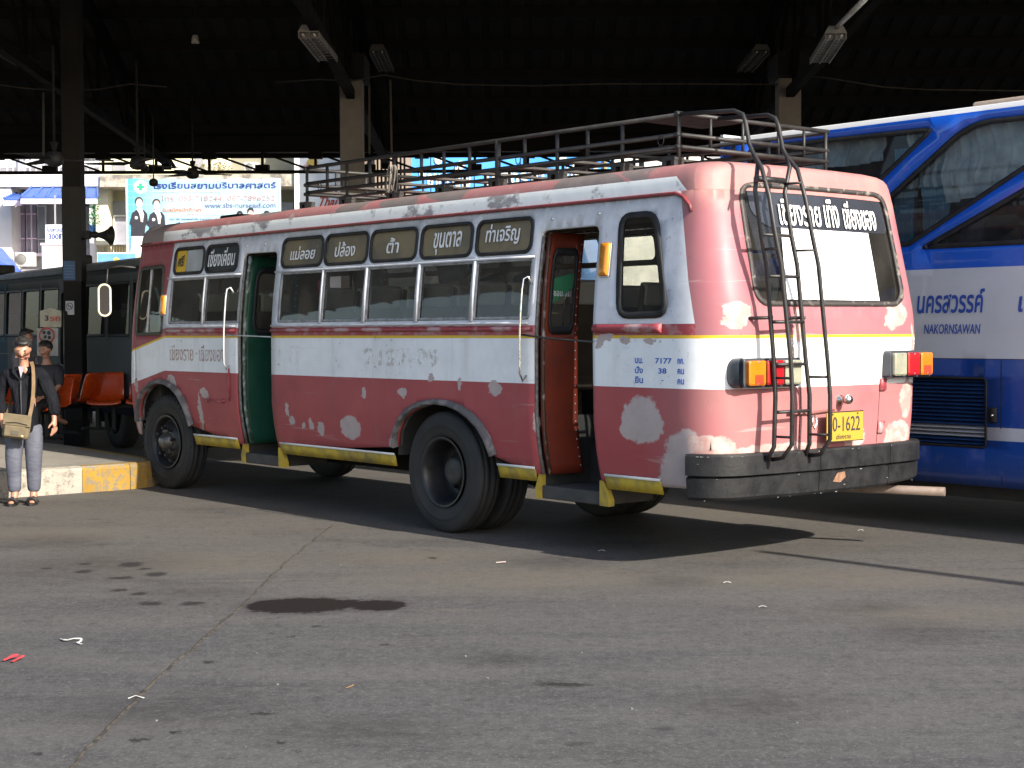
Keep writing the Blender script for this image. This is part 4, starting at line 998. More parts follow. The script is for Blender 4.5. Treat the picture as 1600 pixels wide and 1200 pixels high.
# ---- wheels
def wheel(cx, cy, cz, s, style, r=.50, wd=.235, steer=0):
    """s = +1 outward on the near side; style: front (bulging hub) or rear (deep dish)"""
    ax = Vector((math.sin(steer), s * math.cos(steer), 0)); c = Vector((cx, cy, cz))
    tm_ = MB(); h = wd / 2
    prof_ = [(-h * .5, .27), (-h * .8, .30), (-h, .36), (-h, .42), (-h * .92, .468), (-h * .8, .492), (-h * .55, .5), (-h * .52, .488), (-h * .48, .488), (-h * .45, .5), (-.02, .502), (-.015, .49), (.015, .49), (.02, .502), (h * .45, .5), (h * .48, .488), (h * .52, .488), (h * .55, .5), (h * .8, .492), (h * .92, .468), (h * 1.0, .42), (h * 1.0, .40), (h * 1.04, .395), (h * 1.04, .385), (h, .38), (h * .98, .34), (h * .85, .30), (h * .7, .285), (h * .5, .27)]
    tm_.lathe(prof_, c, ax, 56)
    # shoulder lugs
    u = ax.orthogonal().normalized(); w_ = ax.cross(u)
    for j in range(44):
        a = 2 * math.pi * j / 44
        d = u * math.cos(a) + w_ * math.sin(a); e = ax.cross(d)
        if style == 'front' and abs(cx) > 1: tm_.obox(c + d * .468 + ax * (h * .945), d, e, ax, .016, .010, .004)
    wh = tm_.build('wheel', rubber, bus)
    rimm = pm('rim_dark', (0.016, 0.017, 0.022), (0.035, 0.033, 0.033), 7, .4, .3, bump=.2)
    if style == 'front':
        rp = [(h * .95, .285), (h * .98, .27), (h * .8, .255), (h * .3, .245), (h * .1, .235), (h * .35, .20), (h * .75, .17), (h * .85, .13), (h * .85, .09)]
        MB().lathe(rp, c, ax, 40).build('rim', rimm, wh)
        MB().lathe([(h * .8, .10), (h * 1.15, .09), (h * 1.3, .07), (h * 1.5, .055), (h * 1.55, .03), (h * 1.55, 0)], c, ax, 24).build('hub', pm('hub_grease', (.14, .14, .14), (.06, .055, .05), 14, .35, .6), wh)
        nr, na = .145, h * .85
    else:
        rp = [(h * .98, .29), (h * 1.0, .275), (h * .85, .262), (h * .3, .25), (-h * .5, .235), (-h * 1.0, .225), (-h * 1.05, .19), (-h * .9, .15), (-h * .9, .08)]
        MB().lathe(rp, c, ax, 40).build('rim', rimm, wh)
        MB().lathe([(-h * .9, .12), (-h * .1, .115), (0, .11), (h * .15, .095), (h * .18, .05), (h * .18, 0)], c, ax, 24).build('hub', pm('hub_dusty', (.07, .066, .062), (.04, .038, .036), 10, .6, .3), wh)
        nr, na = .165, -h * .95
    mb = MB()
    for j in range(8):
        a = 2 * math.pi * j / 8 + .2; d = u * math.cos(a) + w_ * math.sin(a)
        MB().lathe([(0, .018), (.045, .018), (.05, .012), (.05, 0)], c + d * nr + ax * na, ax, 6, False).build('lug_nut', rimm, wh)
    if style == 'front':
        for j in range(6):
            a = 2 * math.pi * j / 6; d = u * math.cos(a) + w_ * math.sin(a)
            MB().obox(c + d * .205 + ax * (h * .33), d, ax.cross(d), ax, .022, .03, .004).build('rim_slot', dark_int, wh)
    return wh
wheel(0, 1.005, .5, 1, 'rear'); wheel(0, .70, .5, 1, 'front'); wheel(0, -1.005, .5, -1, 'rear'); wheel(0, -.70, .5, -1, 'front')
wheel(4.85, .985, .5, 1, 'front', steer=-.05); wheel(4.85, -.985, .5, -1, 'front', steer=.05)
MB().tube([(0, -1, .5), (0, 1, .5)], .08).lathe([(-.18, .05), (-.1, .2), (.1, .2), (.18, .05)], (0, 0, .5), (1, 0, 0), 20).build('rear_axle', dark_steel, bus)
MB().tube([(4.85, -.95, .46), (4.85, .95, .46)], .05).build('front_axle', dark_steel, bus)
for s in (1, -1): MB().bar((-2.9, s * .42, .68), (5.5, s * .42, .68), .08, .18).build('chassis_rail', dark_steel, bus)
B('floor_panel', dark_int, -3.0, -.42, .84, 5.6, .30, .90, bus)
for a_, b_, c_, d_ in ((-1.15, -.70, .302, 1.08), (.70, 2.55, .302, 1.08), (3.30, 4.2, .302, 1.08), (-2.95, -1.92, .302, 1.08), (-2.95, -.70, -1.08, -.422), (.70, 4.2, -1.08, -.422)): B('floor_panel', dark_int, a_, c_, .841, b_, d_, .899, bus)
for a_, b_ in ((-.70, .70), (4.2, 5.45)):
    for c_, d_ in ((.302, 1.08), (-1.08, -.422)): B('wheel_box', dark_int, a_, c_, 1.165, b_, d_, 1.20, bus)
B('added_tank_box', dark_steel, 1.1, -1.0, .30, 2.4, -.5, .78, bus, .03); B('added_side_box', dark_steel, 2.6, -1.0, .32, 4.0, -.55, .78, bus, .03); B('added_side_box', dark_steel, -2.2, -1.0, .36, -.9, -.6, .78, bus, .03); B('battery_box', dark_steel, 3.5, .6, .48, 4.1, .95, .78, bus, .02)  # tank and lockers added to block light and blacken the underside
B('added_mid_box', dark_steel, 1.2, -.35, .36, 4.2, .35, .80, bus, .03); B('leaf_spring', dark_steel, -.8, .50, .40, .8, .58, .62, bus); B('leaf_spring', dark_steel, -.8, -.58, .40, .8, -.50, .62, bus); B('added_rear_box', dark_steel, -2.2, -.5, .50, -.9, .5, .80, bus, .03)  # mid and rear boxes added unseen to deepen the shade below the floor
B('rear_underbody', dark_steel, -2.9, -.9, .56, -2.2, .9, .82, bus)

# ---- seats: pairs both sides of the aisle, pale covers over the backs
vinyl = pm('seat_vinyl', (0.16, 0.12, 0.085), (0.10, .08, .06), 5, .6); cover = pm('seat_cover', (0.80, 0.76, 0.66), (0.70, .66, .56), 6, .8)
for side_, xs_ in ((1, (-.95, -.22, .51, 1.24, 1.97, 3.75, 4.3)), (-1, (-2.3, -1.55, -.8, -.05, .7, 1.45, 2.2, 2.95, 3.7))):
    for x_ in xs_:
        if side_ > 0 and (2.4 < x_ < 3.4): continue
        y0, y1 = (.28, 1.08) if side_ > 0 else (-1.08, -.30)
        st = MB().box(x_ - .02, y0, 1.18, x_ + .42, y1, 1.30).box(x_ + .05, y0 + .1, .9, x_ + .35, y0 + .16, 1.18).build('bench_seat', vinyl, bus, .02)
        for j in (0, 1):
            a = y0 + .01 + j * .40
            MB().prism([(x_, 1.26), (x_ - .115, 2.03), (x_ - .06, 2.05), (x_ + .06, 1.30)], a, a + .37, (0, 0, 0), (1, 0, 0), (0, 0, 1), (0, 1, 0)).build('seat_back', vinyl, st, .025)
            MB().prism([(x_ - .100, 1.86), (x_ - .130, 2.045), (x_ - .045, 2.068), (x_ - .018, 1.86)], a + .012, a + .355, (0, 0, 0), (1, 0, 0), (0, 0, 1), (0, 1, 0)).build('head_cover', cover, st, .025)
MB().box(-2.95, -1.0, 1.25, -2.45, 1.0, 1.38).box(-3.0, -1.0, 1.3, -2.86, 1.0, 1.80).build('rear_bench', pm('rear_bench_m', (.45, .35, .12), (.3, .24, .1), 4, .8), bus, .02)
st = MB(); st.lathe([(0, .22), (.01, .235), (.02, .22)], (4.95, -.55, 1.55), (-.6, 0, .8), 24); st.build('steering_wheel', gasket, bus)
MB().tube([(5.3, -.55, .95), (4.95, -.55, 1.55)], .025).build('steering_column', dark_steel, bus)
for y_ in (-.28, .28): MB().tube([(-2.7, y_, 2.45), (5.0, y_, 2.45)], .013).build('grab_rail', chrome, bus)
for x_ in (2.5, -1.12): MB().tube([(x_, .32, .9), (x_, .32, 2.7)], .015).build('grab_pole', chrome, bus)
# cab things seen through the side pane
MB().tube([(5.25, .95, 1.62), (5.24, .95, 2.0), (5.30, .95, 2.12), (5.36, .95, 2.14)], .018).lathe([(0, .035), (.22, .03), (.30, .01)], (5.22, .93, 1.72), (0, 0, 1), 12).build('folded_curtain', pm('curtain_g', (.45, .5, .46), (.3, .36, .33), 6, .8), bus)
B('dash_panel', dark_int, 5.15, -1.0, .9, 5.6, 1.0, 1.45, bus, .03)

# ---- mirror on its arm at the near front corner
mr = MB().tube([(5.50, 1.08, 2.36), (5.62, 1.22, 2.38), (5.72, 1.32, 2.36)], .012).tube([(5.72, 1.32, 2.36), (5.74, 1.34, 2.08)], .009).build('mirror_arm', black_metal, bus)
lp = rr(-.062, -.17, .062, .17, .06, 6)
rp_ = Vector((5.74, 1.355, 2.01)); ux = Vector((.35, .94, 0)).normalized(); nn_ = Vector((-.94, .35, 0))
MB().tube([rp_ + ux * a + Vector((0, 0, b)) for a, b in lp + lp[:2]], .013, 6).build('mirror_ring', pm('ring_ivory', (.62, .56, .42), None, 8, .4), mr)
MB().prism(grow(lp, -.004), 0, .03, rp_, ux, (0, 0, 1), -nn_).build('mirror_housing', gasket, mr)
MB().prism(grow(lp, -.006), -.006, -.002, rp_, ux, (0, 0, 1), -nn_).build('mirror_glass', pm('mirror_m', (.02, .018, .018), None, 4, .3, spec=.2), mr)
B('air_vent', dark_steel, 4.6, -.1, 2.84, 5.0, .35, 2.93, bus, .02)

# ---- ladder on the rear, bent over onto the rack
TR = .0158
def YZ(l, x): return [(x(z) if callable(x) else x, y, z) for y, z in l]
def xin(z): return float(np.interp(z, [.7, 1.8, 2.3, 2.85], [-3.20, -3.22, -3.18, -3.10]))
def xout(z): return float(np.interp(z, [.7, .85, 1.8, 2.3, 2.85], [-3.26, -3.34, -3.34, -3.30, -3.22]))
lad = MB().tube([(-3.08, .70, .775), (-3.16, .735, .785), (-3.21, .735, .86)] + YZ([(.72, 1.2), (.745, 1.46), (.80, 2.1), (.835, 2.29)], xin) + [(-3.135, .845, 2.60), (-3.12, .80, 2.78), (-3.07, .785, 2.85)], TR).build('ladder_rail', black_metal, bus)
MB().tube([(-3.08, .30, .78), (-3.15, .33, .785), (-3.2, .35, .86)] + YZ([(.36, 1.2), (.41, 1.46), (.48, 2.1), (.52, 2.29)], xin) + [(-3.135, .54, 2.60), (-3.12, .47, 2.78), (-3.07, .44, 2.85)], TR).build('ladder_rail', black_metal, bus)
MB().tube([(-3.16, .70, .77), (-3.26, .70, .79), (-3.34, .705, .88)] + YZ([(.70, 1.2), (.715, 1.43), (.79, 2.1), (.83, 2.29), (.85, 2.55)], xout) + [(-3.17, .82, 2.75), (-3.06, .78, 2.86), (-3.01, .765, 2.93), (-2.965, .75, 3.08), (-2.93, .74, 3.14), (-2.85, .74, 3.175), (-2.34, .78, 3.20)], TR).build('ladder_rail', black_metal, bus)
MB().tube([(-3.14, .30, .775), (-3.25, .29, .79), (-3.34, .30, .90)] + YZ([(.30, 1.2), (.325, 1.42), (.40, 2.1), (.445, 2.29), (.475, 2.55)], xout) + [(-3.18, .46, 2.76), (-3.06, .43, 2.86), (-3.01, .415, 2.92), (-2.965, .405, 3.08), (-2.93, .40, 3.14), (-2.85, .385, 3.175), (-2.34, .38, 3.20)], TR).build('ladder_rail', black_metal, bus)
for z_, r_ in ((1.095, 0), (1.42, 0), (1.71, 0), (2.02, 0), (2.30, 0), (2.68, .01)):
    ya = float(np.interp(z_, [1.2, 1.46, 2.1, 2.29, 2.6, 2.8], [.72, .745, .80, .835, .845, .80])); yb = float(np.interp(z_, [1.2, 1.46, 2.1, 2.29, 2.8], [.36, .41, .48, .52, .55]))
    MB().tube([(xin(z_), ya, z_), (xin(z_), yb, z_)], .012 + r_).build('ladder_rung', black_metal, bus)
for z_ in (.93, 1.33, 2.2, 2.66):
    for top_, k in ((.70, 0), (.30, 1)):
        ya = float(np.interp(z_, [1.2, 1.46, 2.1, 2.29, 2.8], ([.72, .745, .80, .835, .85], [.36, .41, .48, .52, .55])[k])); yo = float(np.interp(z_, [1.2, 1.43, 2.1, 2.29, 2.55], ([.70, .715, .80, .84, .87], [.30, .325, .41, .455, .50])[k]))
        MB().tube([(xin(z_), ya, z_), (xout(z_), yo, z_)], .009).build('ladder_tie', black_metal, bus)
for y_ in (.76, .42): MB().tube([(-3.05, y_ + .1, 1.735), (-3.22, y_, 1.74)], .012).build('ladder_bracket', black_metal, bus)

# ---- roof rack
rack = pm('rack_black', (0.011, 0.011, 0.011), (0.026, 0.023, 0.021), 9, .55, bump=.1)
xa, xb = 2.55, -2.36; yn, yf = .78, -.86
zt, zm, zb = 3.205, 3.055, 2.968
for y_ in (yn, yf):
    for z_ in (zt, zm, zb): MB().tube([(xa, y_, z_ + .015), (xb, y_, z_ - (.01 if z_ == zt else 0))], .017).build('rack_rail', rack, bus)
for x_ in (xa, xb):
    for z_ in (zt, zm, zb): MB().tube([(x_, yn + .03, z_), (x_, yf - .03, z_)], .017).build('rack_rail', rack, bus)
for x_ in (2.55, 2.2, 1.87, 1.5, 1.12, .72, .40, .05, -.32, -.66, -1.05, -1.40, -1.78, -2.36):
    for y_ in (yn, yf): MB().tube([(x_, y_, 2.83 if round(x_, 2) in (2.55, 1.87, 1.12, -.32, -1.05, -1.78, -2.36) else zb), (x_, y_, zt)],   .015 if x_ != -.32 else .024).build('rack_post', rack, bus)
for y_ in (.45, .1, -.3, -.6):
    for x_ in (xa, xb): MB().tube([(x_, y_, zb), (x_, y_, zt)], .012).build('rack_post', rack, bus)
slatm = pm('rack_slat', (0.05, 0.045, 0.04), (0.03, .027, .025), 6, .7)
for x_ in np.linspace(xb + .15, xa - .15, 9): MB().bar((x_, yn, zb + .012), (x_, yf, zb + .012), .10, .018).build('rack_slat', slatm, bus)
for y_ in (.4, -.02, -.45): MB().bar((xa, y_, zb - .01), (xb, y_, zb - .01), .045, .02).build('rack_runner', slatm, bus)
MB().box(-2.36, .1, zt - .015, -1.95, .76, zt).build('rack_plate', slatm, bus)
for x_ in (2.55, 1.87, 1.12, .40, -.32, -1.05, -1.78, -2.30):
    for y_ in (yn, yf): MB().box(x_ - .065, y_ - .05, 2.80, x_ - .025, y_ + .05, 2.875).box(x_ + .025, y_ - .05, 2.80, x_ + .065, y_ + .05, 2.875).box(x_ - .068, y_ - .05, 2.87, x_ + .068, y_ + .05, 2.895).build('rack_foot', rack, bus, .004)
for x_ in (2.3, 1.9, .2, -.6, -2.2):
    MB().tube([Vector((x_ + .03 * math.cos(a), yn + .02, zm - .03 + .035 * math.sin(a))) for a in np.linspace(0, 2 * math.pi, 13)], .004, 5).build('tie_ring', rack, bus)
# a coil of rope hung on the rack
mb = MB()
for k in range(4): mb.tube([Vector((1.07 + .012 * k, yn + .03 + .006 * k, 3.0 + .0 * k)) + Vector((.035 * math.cos(a + k), .01 * k, .12 * math.sin(a + k * .2))) for a in np.linspace(0, 2 * math.pi, 17)], .007, 5)
tag(mb.build('rope_coil', pm('rope', (.10, .09, .08), (.2, .18, .15), 12, .9), None), 'small dark rope coil hanging from the roof rack rail', 'rope'); ro = bpy.data.objects['rope_coil']; ro.location = OB; ro.rotation_euler = (0, 0, BUS_ROT)

# ================================================================== BLUE COACH beside it
coach = thing('coach', 'large modern blue and grey coach with slanted window frames, parked at the right', 'bus', OB, BUS_ROT)
YN = -2.10
def PC(t, z, off=0.0):
    y = YN - max(0, z - 2.25) * .035 - max(0, .75 - z) * .06 + off
    return Vector((-t, y, z))
def c_(l): return [(-a, b) for a, b in l]
XR_, XF_ = -9.8, -.12
H1 = round_poly([(-2.47, 3.325), (-.45, 3.345), (-.40, 2.40), (-1.18, 2.38)], [.10, .05, .05, .05], 6)
H2 = round_poly([(-2.76, 3.322), (-5.3, 3.25), (-4.9, 3.12), (-2.20, 2.345), (-1.42, 2.37)], [.16, .08, .08, .05, .05], 6)
H2 = round_poly([(-2.80, 3.345), (-5.1, 3.325), (-4.55, 3.59 - .05), (-2.24, 2.345), (-1.40, 2.38)], [.25, .05, .05, .04, .04], 6)
H2 = round_poly([(-2.80, 3.335), (-4.10, 3.325), (-2.24, 2.365), (-1.46, 2.385)], [.22, .10, .03, .05], 6)
H3 = round_poly([(-2.37, 2.335), (-4.5, 2.335), (-6.6, 3.2), (-4.35, 3.22)], [.05, .05, .05, .2], 6)
H4 = round_poly([(-5.0, 2.4), (-7.2, 2.4), (-7.3, 3.2), (-6.9, 3.25)], [.05, .1, .15, .1], 5)
def coach_paint():
    m = M('coach_paint', .25, coat=.5); x, y, z = m.xyz(); n = m.noise(1.2, 4); n2 = m.noise(12, 4)
    blue = m.mix(n.ramp(.3, .7), (0.010, 0.095, 0.52), (0.009, 0.080, 0.46)); deep = m.mix(n.ramp(.3, .7), (0.009, 0.060, 0.30), (0.008, 0.050, 0.26))
    grey = m.mix(n.ramp(.3, .7), (0.50, 0.53, 0.58), (0.44, 0.47, 0.52))
    c = m.mix(z > 1.42, deep, grey); c = m.mix(z > 2.155, c, blue)
    c = m.mix((z > .763) * (z < .868), c, grey)
    c = m.mix(z > 3.418, c, (0.62, 0.63, 0.65))
    c = m.mix((z + n * .2).ramp(.80, .45) * .4, c, (0.06, 0.055, 0.05)); c = m.mix(n2.ramp(.55, .75) * .10, c, (.3, .28, .25))
    m.base(c); return m.mat
cp = coach_paint()
grl = rr(-3.0, .70, -1.70, 1.262, .03, 3)
side_loop = c_([(XF_, .385), (XF_, 3.452), (XR_, 3.452), (XR_, .385)])
surf('side_panel', PC, side_loop, [c_(H1), c_(H2), c_(H3), c_(grl)], [cp, dark_int], coach, step=.25, thick=.05, mo=1)
tint = glass_mat('coach_glass', (0.62, 0.70, 0.72), ior=1.28)
for h in (H1, H2, H3):
    f = surf('window_surround', PC, c_(grow(h, .012)), [c_(grow(h, -.028))], [gasket, gasket], coach, step=.3, thick=.012, off=.004)
    surf('pane', PC, c_(h), [], [tint], f, step=.5, off=-.02)
W_ = 2.45
top = [(0, 3.455), (-.05, 3.47), (-.3, 3.49), (-W_ / 2, 3.50), (-W_ + .3, 3.49), (-W_ + .05, 3.47), (-W_, 3.455), (-W_, 3.40), (0, 3.40)]
MB().prism([(a + YN - .05, b) for a, b in top], XR_, XF_, (0, 0, 0), (0, 1, 0), (0, 0, 1), (1, 0, 0)).build('roof', pm('coach_roof', (.74, .75, .77), (.62, .63, .65), 3, .4), coach)
MB().box(XR_, YN - W_ - .05, .385, XF_, YN - W_, 3.40).box(XR_ - .04, YN - W_ - .05, .385, XR_, YN - .04, 3.5).box(XF_, YN - W_ - .05, .385, XF_ + .04, YN - .04, 3.5).build('far_body', cp, coach)
MB().box(XR_, YN - W_, .55, XF_, YN - .06, .62).box(XR_, YN - W_, 1.95, XF_, YN - .07, 2.02).build('floor_deck', dark_int, coach)
B('added_underbody', dark_int, XR_ + .3, YN - W_ + .25, .26, XF_ - .1, YN - .22, .55, coach)  # box added to narrow the gap and darken the ground below
B('inner_wall', pm('coach_inner', (.03, .035, .04), None, 3, .8), XR_, YN - W_ + .05, 2.02, XF_, YN - W_ + .10, 2.45, coach)
for i, x_ in enumerate(np.linspace(XR_ + .5, XF_ - .5, 14)):
    for y_ in (YN - .55, YN - 1.75): MB().prism([(x_, 2.02), (x_ + .45, 2.02), (x_ + .45, 2.3), (x_ + .1, 2.35), (x_ - .12, 2.85), (x_ - .22, 2.82)], y_ - .2, y_ + .22, (0, 0, 0), (1, 0, 0), (0, 0, 1), (0, 1, 0)).build('coach_seat', pm('coach_seat_m', (.05, .08, .16), None, 6, .8), coach, .03)
# curtains behind the glass: pale crumpled lace above, plain blue lengths below
lace = pm('curtain_lace', (.72, .70, .66), (.42, .43, .46), 7, .9); bluec = pm('curtain_blue', (.12, .30, .42), (.07, .2, .3), 3, .9)
def curtain(x0, x1, z0, z1, mat, amp=.03, y_=YN - .14):
    n = 50; vs = []; k = 12
    for i in range(n + 1):
        for j in range(k + 1):
            a = x0 + (x1 - x0) * i / n; z = z0 + (z1 - z0) * j / k
            vs.append((a, y_ + amp * math.sin(i * .9 + math.sin(j * .7)) + .05 * noise.noise(Vector((a * 5, z * 6, 2))), z + (.06 * noise.noise(Vector((a * 3, 1, 1))) if j == 0 else 0)))
    mb = MB(); mb.add(vs, [(i * (k + 1) + j, (i + 1) * (k + 1) + j, (i + 1) * (k + 1) + j + 1, i * (k + 1) + j + 1) for i in range(n) for j in range(k)], True)
    mb.build('curtain', mat, coach, fix=False)
curtain(-2.15, -2.75, 2.85, 3.35, lace, .03); curtain(-2.5, -3.6, 2.72, 3.35, lace, .035); curtain(-2.0, -2.22, 2.3, 3.2, bluec, .012); curtain(-2.28, -2.55, 2.35, 3.1, bluec, .012); curtain(-1.0, -1.9, 3.1, 3.35, lace, .02)
curtain(-3.0, -3.9, 2.85, 3.3, bluec, .03, YN - .3)
MB().box(-2.235, YN - .12, 2.3, -2.265, YN - .09, 3.35).build('window_bar', gasket, coach)
# engine grille with its slats
gb = MB().box(-3.0, YN - .16, .70, -1.70, YN - .12, 1.262).build('grille_back', gasket, coach)
surf('grille_frame', PC, c_(grow(grl, .008)), [c_(grow(grl, -.012))], [gasket, gasket], coach, step=.3, thick=.01, off=.004)
sb = pm('slat_blue', (0.015, 0.05, 0.16), None, 5, .4); sg = pm('slat_grey', (.40, .42, .46), None, 5, .4)
for i in range(17):
    z = .728 + i * .0318
    MB().prism([(YN - .07, z + .012), (YN - .062, z + .016), (YN - .012, z - .006), (YN - .02, z - .010)], -2.995, -1.705, (0, 0, 0), (0, 1, 0), (0, 0, 1), (1, 0, 0)).build('slat', sg if .765 < z < .87 else sb, coach)
hb = surf('door_catch', PC, c_(rr(-3.105, .905, -3.025, 1.03, .012, 3)), [], [gasket, gasket], coach, step=.2, thick=.015, off=.014)
MB().lathe([(0, .012), (.01, .010), (.012, 0)], PC(3.065, .965, .014), (0, 1, 0), 10).build('catch_button', chrome, hb)
for x_ in (-3.135, -1.62, -4.6, -6.0): surf('panel_seam', PC, c_([(x_ - .004, .40), (x_ + .004, .40), (x_ + .004, 1.41), (x_ - .004, 1.41)]), [], [gasket], coach, step=.4, off=.0015)
surf('panel_seam', PC, c_([(XR_, 1.414), (XF_, 1.414), (XF_, 1.419), (XR_, 1.419)]), [], [gasket], coach, step=.5, off=.0015)
def ctext(b, x0, x1, z0, z1, mat, **k): return text(b, abs(x1 - x0), z1 - z0, mat, PC(-(x0 + x1) / 2, (z0 + z1) / 2, .004), (-1, 0, 0), (0, 0, 1), coach, **k)
cb = pm('coach_ink', (0.02, 0.07, 0.36), None, 8, .5)
ctext('นครสวรรค์', -2.335, -2.985, 1.79, 1.985, cb, bold=.02, shear=.15)
ctext('NAKORNSAWAN', -2.405, -2.945, 1.62, 1.70, cb, bold=.005, shear=.15)
ctext('เ', -3.285, -3.325, 1.79, 1.915, cb, bold=.03, shear=.15)
for x_ in (-4.9, -8.8):
    for y_ in (YN - .35, YN - W_ + .15):
        MB().lathe([(-.13, .28), (-.14, .42), (-.12, .5), (.12, .5), (.14, .42), (.13, .28)], (x_, y_, .5), (0, 1, 0), 36).build('coach_wheel', rubber, coach)
MB().tube([(-4.5, YN - .8, 3.51), (-3.2, YN - .9, 3.52)], .02).build('roof_antenna', alu, coach)
B('roof_hatch', pm('hatch', (.45, .35, .28), None, 5, .6), -3.25, YN - .4, 3.47, -2.75, YN - .15, 3.515, coach, .02)

# a slim post off to the right throws the thin long shadow over the asphalt
pb = bl(-2.47 - 1.75 * 5.2, -.1 * 5.2)
lp_ = thing('yard_post', 'slim steel yard post standing on the asphalt outside the bays at the right', 'post', pb)
MB().tube([(0, 0, 0), (0, 0, 5.2)], [.15, .05], 12).build('pole', alu, lp_); B('foot_plate', dark_steel, -.15, -.15, 0, .15, .15, .02, lp_)

# ================================================================== bus in the shade behind the platform (left)
p1 = at(0, 430, 31.5); p2 = at(205, 405, 25.2)
dv = Vector((p1.x - p2.x, p1.y - p2.y, 0)).normalized(); rz = math.atan2(dv.y, dv.x)
sb_o = Vector((p2.x, p2.y, 0)) - dv * 4.6
shb = thing('parked_bus', 'white and teal bus parked in deep shade behind the waiting platform', 'bus', sb_o, rz)
RZ = 2.70
# local x runs away from the camera along the bus, y outward is +y (towards camera side)
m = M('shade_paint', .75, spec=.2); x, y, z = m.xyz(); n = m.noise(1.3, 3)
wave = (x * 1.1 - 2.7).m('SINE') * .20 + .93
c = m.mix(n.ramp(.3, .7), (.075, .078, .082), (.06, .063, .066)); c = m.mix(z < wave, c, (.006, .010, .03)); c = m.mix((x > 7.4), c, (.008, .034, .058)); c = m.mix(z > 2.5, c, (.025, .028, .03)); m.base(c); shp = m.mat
LL = 14
wl = [(3.5, 4.5)] + [(4.62 + i * 1.0, 5.52 + i * 1.0) for i in range(9)] + [(.4, 1.3), (1.4, 2.3), (2.4, 3.3)]
hl = [rr(wl[0][0], 1.15, wl[0][1], 2.30, .08)] + [rr(a, 1.62, b, 2.36, .04) for a, b in wl[1:]]
def PS(t, z, off=0.0): return Vector((-t, 1.2 + off - max(0, z - 1.6) * .04, z))
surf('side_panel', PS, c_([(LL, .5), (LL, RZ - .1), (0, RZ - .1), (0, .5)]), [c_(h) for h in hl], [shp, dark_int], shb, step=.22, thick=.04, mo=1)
for h in hl:
    f = surf('window', PS, c_(grow(h, .02)), [c_(grow(h, -.02))], [gasket, gasket], shb, step=.4, thick=.01, off=.004)
    surf('pane', PS, c_(h), [], [glass_mat('dull_glass', (.30, .36, .36), ior=1.10)], f, step=.5, off=-.02)
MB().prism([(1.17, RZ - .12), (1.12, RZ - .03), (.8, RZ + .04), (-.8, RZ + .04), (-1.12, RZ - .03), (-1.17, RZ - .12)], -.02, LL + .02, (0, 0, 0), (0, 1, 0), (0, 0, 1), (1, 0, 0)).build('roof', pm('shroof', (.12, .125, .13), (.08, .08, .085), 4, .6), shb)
MB().box(-.04, -1.2, .5, 0, 1.16, RZ - .1).box(LL, -1.2, .5, LL + .04, 1.16, RZ - .1).box(0, -1.2, .5, LL, -1.16, 1.6).box(0, -1.2, 2.4, LL, -1.16, RZ - .1).box(0, -1.16, .8, LL, 1.1, .86).build('far_body', dark_int, shb); B('added_window_block', pm('teal_glimpse', (.012, .035, .04), (.02, .06, .065), 1.5, .8, lo=.45, hi=.55), .05, -1.14, 1.6, LL - .05, -1.10, 2.4, shb)  # far panel added so the windows stay dark; teal mottle stands for light beyond
for x_ in np.arange(1.5, 13, 1.0):
    MB().prism([(x_, .9), (x_ + .45, .9), (x_ + .45, 1.3), (x_ + .1, 1.35), (x_ - .08, 2.0), (x_ - .16, 1.98)], .2, 1.0, (0, 0, 0), (1, 0, 0), (0, 0, 1), (0, 1, 0)).build('bus_seat', pm('shseat', (.22, .2, .17), None, 5, .7), shb, .02)
for x_ in (2.2, 11.5): MB().lathe([(-.12, .28), (-.13, .42), (-.1, .48), (.1, .48), (.13, .42), (.12, .28)], (x_, 1.02, .48), (0, 1, 0), 30).build('bus_wheel', rubber, shb)
for x_ in (4.4, 8.6): MB().box(x_ - .17, .75, RZ, x_ + .17, 1.05, RZ + .17).build('roof_vent', gasket, shb, .03)
MB().box(4.7, 1.205, 1.30, 9.2, 1.212, 1.318).build('side_moulding', pm('dull_alu', (.03, .03, .032), None, 9, .6), shb)

# ================================================================== shophouses across the street
Y0 = 46.0
def fr(u0, v0, u1, v1, Y=Y0): a = at(u0, v1, Y); b = at(u1, v0, Y); return a.x, a.z, b.x, b.z
def slab(name, mat, u0, v0, u1, v1, parent, Y=Y0, d=.3, bevel=0.0):
    x0, z0, x1, z1 = fr(u0, v0, u1, v1, Y); px, py, pz = parent.location if parent and not parent.parent else (0, 0, 0)
    if parent is not None and parent.parent: px, py, pz = parent.parent.location
    return B(name, mat, x0 - px, Y - py, z0 - pz, x1 - px, Y + d - py, z1 - pz, parent, bevel)
wht_w = pm('house_white', (.74, .72, .74), (.62, .60, .62), 1.2, .85); crm_w = pm('house_cream', (.70, .62, .38), (.60, .53, .33), 1.0, .85)
conc_w = pm('house_ledge', (.40, .36, .30), (.18, .16, .14), 3, .9, lo=.45, hi=.6, bump=.4); shade_gl = pm('house_glass', (.26, .26, .31), (.36, .36, .41), 2, .15)
grey_w = pm('house_grey', (.30, .30, .31), (.24, .24, .25), 2, .9); blue_r = pm('awning_blue', (.05, .12, .38), (.04, .09, .30), 3, .6); pinkw = pm('frame_pink', (.82, .66, .80), (.74, .60, .72), 5, .6)
def house(name, label, u0, u1, mat, zt, depth=10, Y=Y0):
    xa_ = at(u0, 400, Y).x; xb_ = at(u1, 400, Y).x
    h = thing(name, label, 'building', (xa_, Y, 0)); h['w'] = 0
    del h['w']
    B('wall', mat, 0, .35, 0, xb_ - xa_ - .01, depth, zt, h)
    return h
hA = house('shophouse', 'white shophouse with blue tiled awning and tall pink framed windows', -130, 155, wht_w, 11)
slab('parapet', wht_w, -130, 270, 155, 292, hA, Y0 - .9, 1.3)
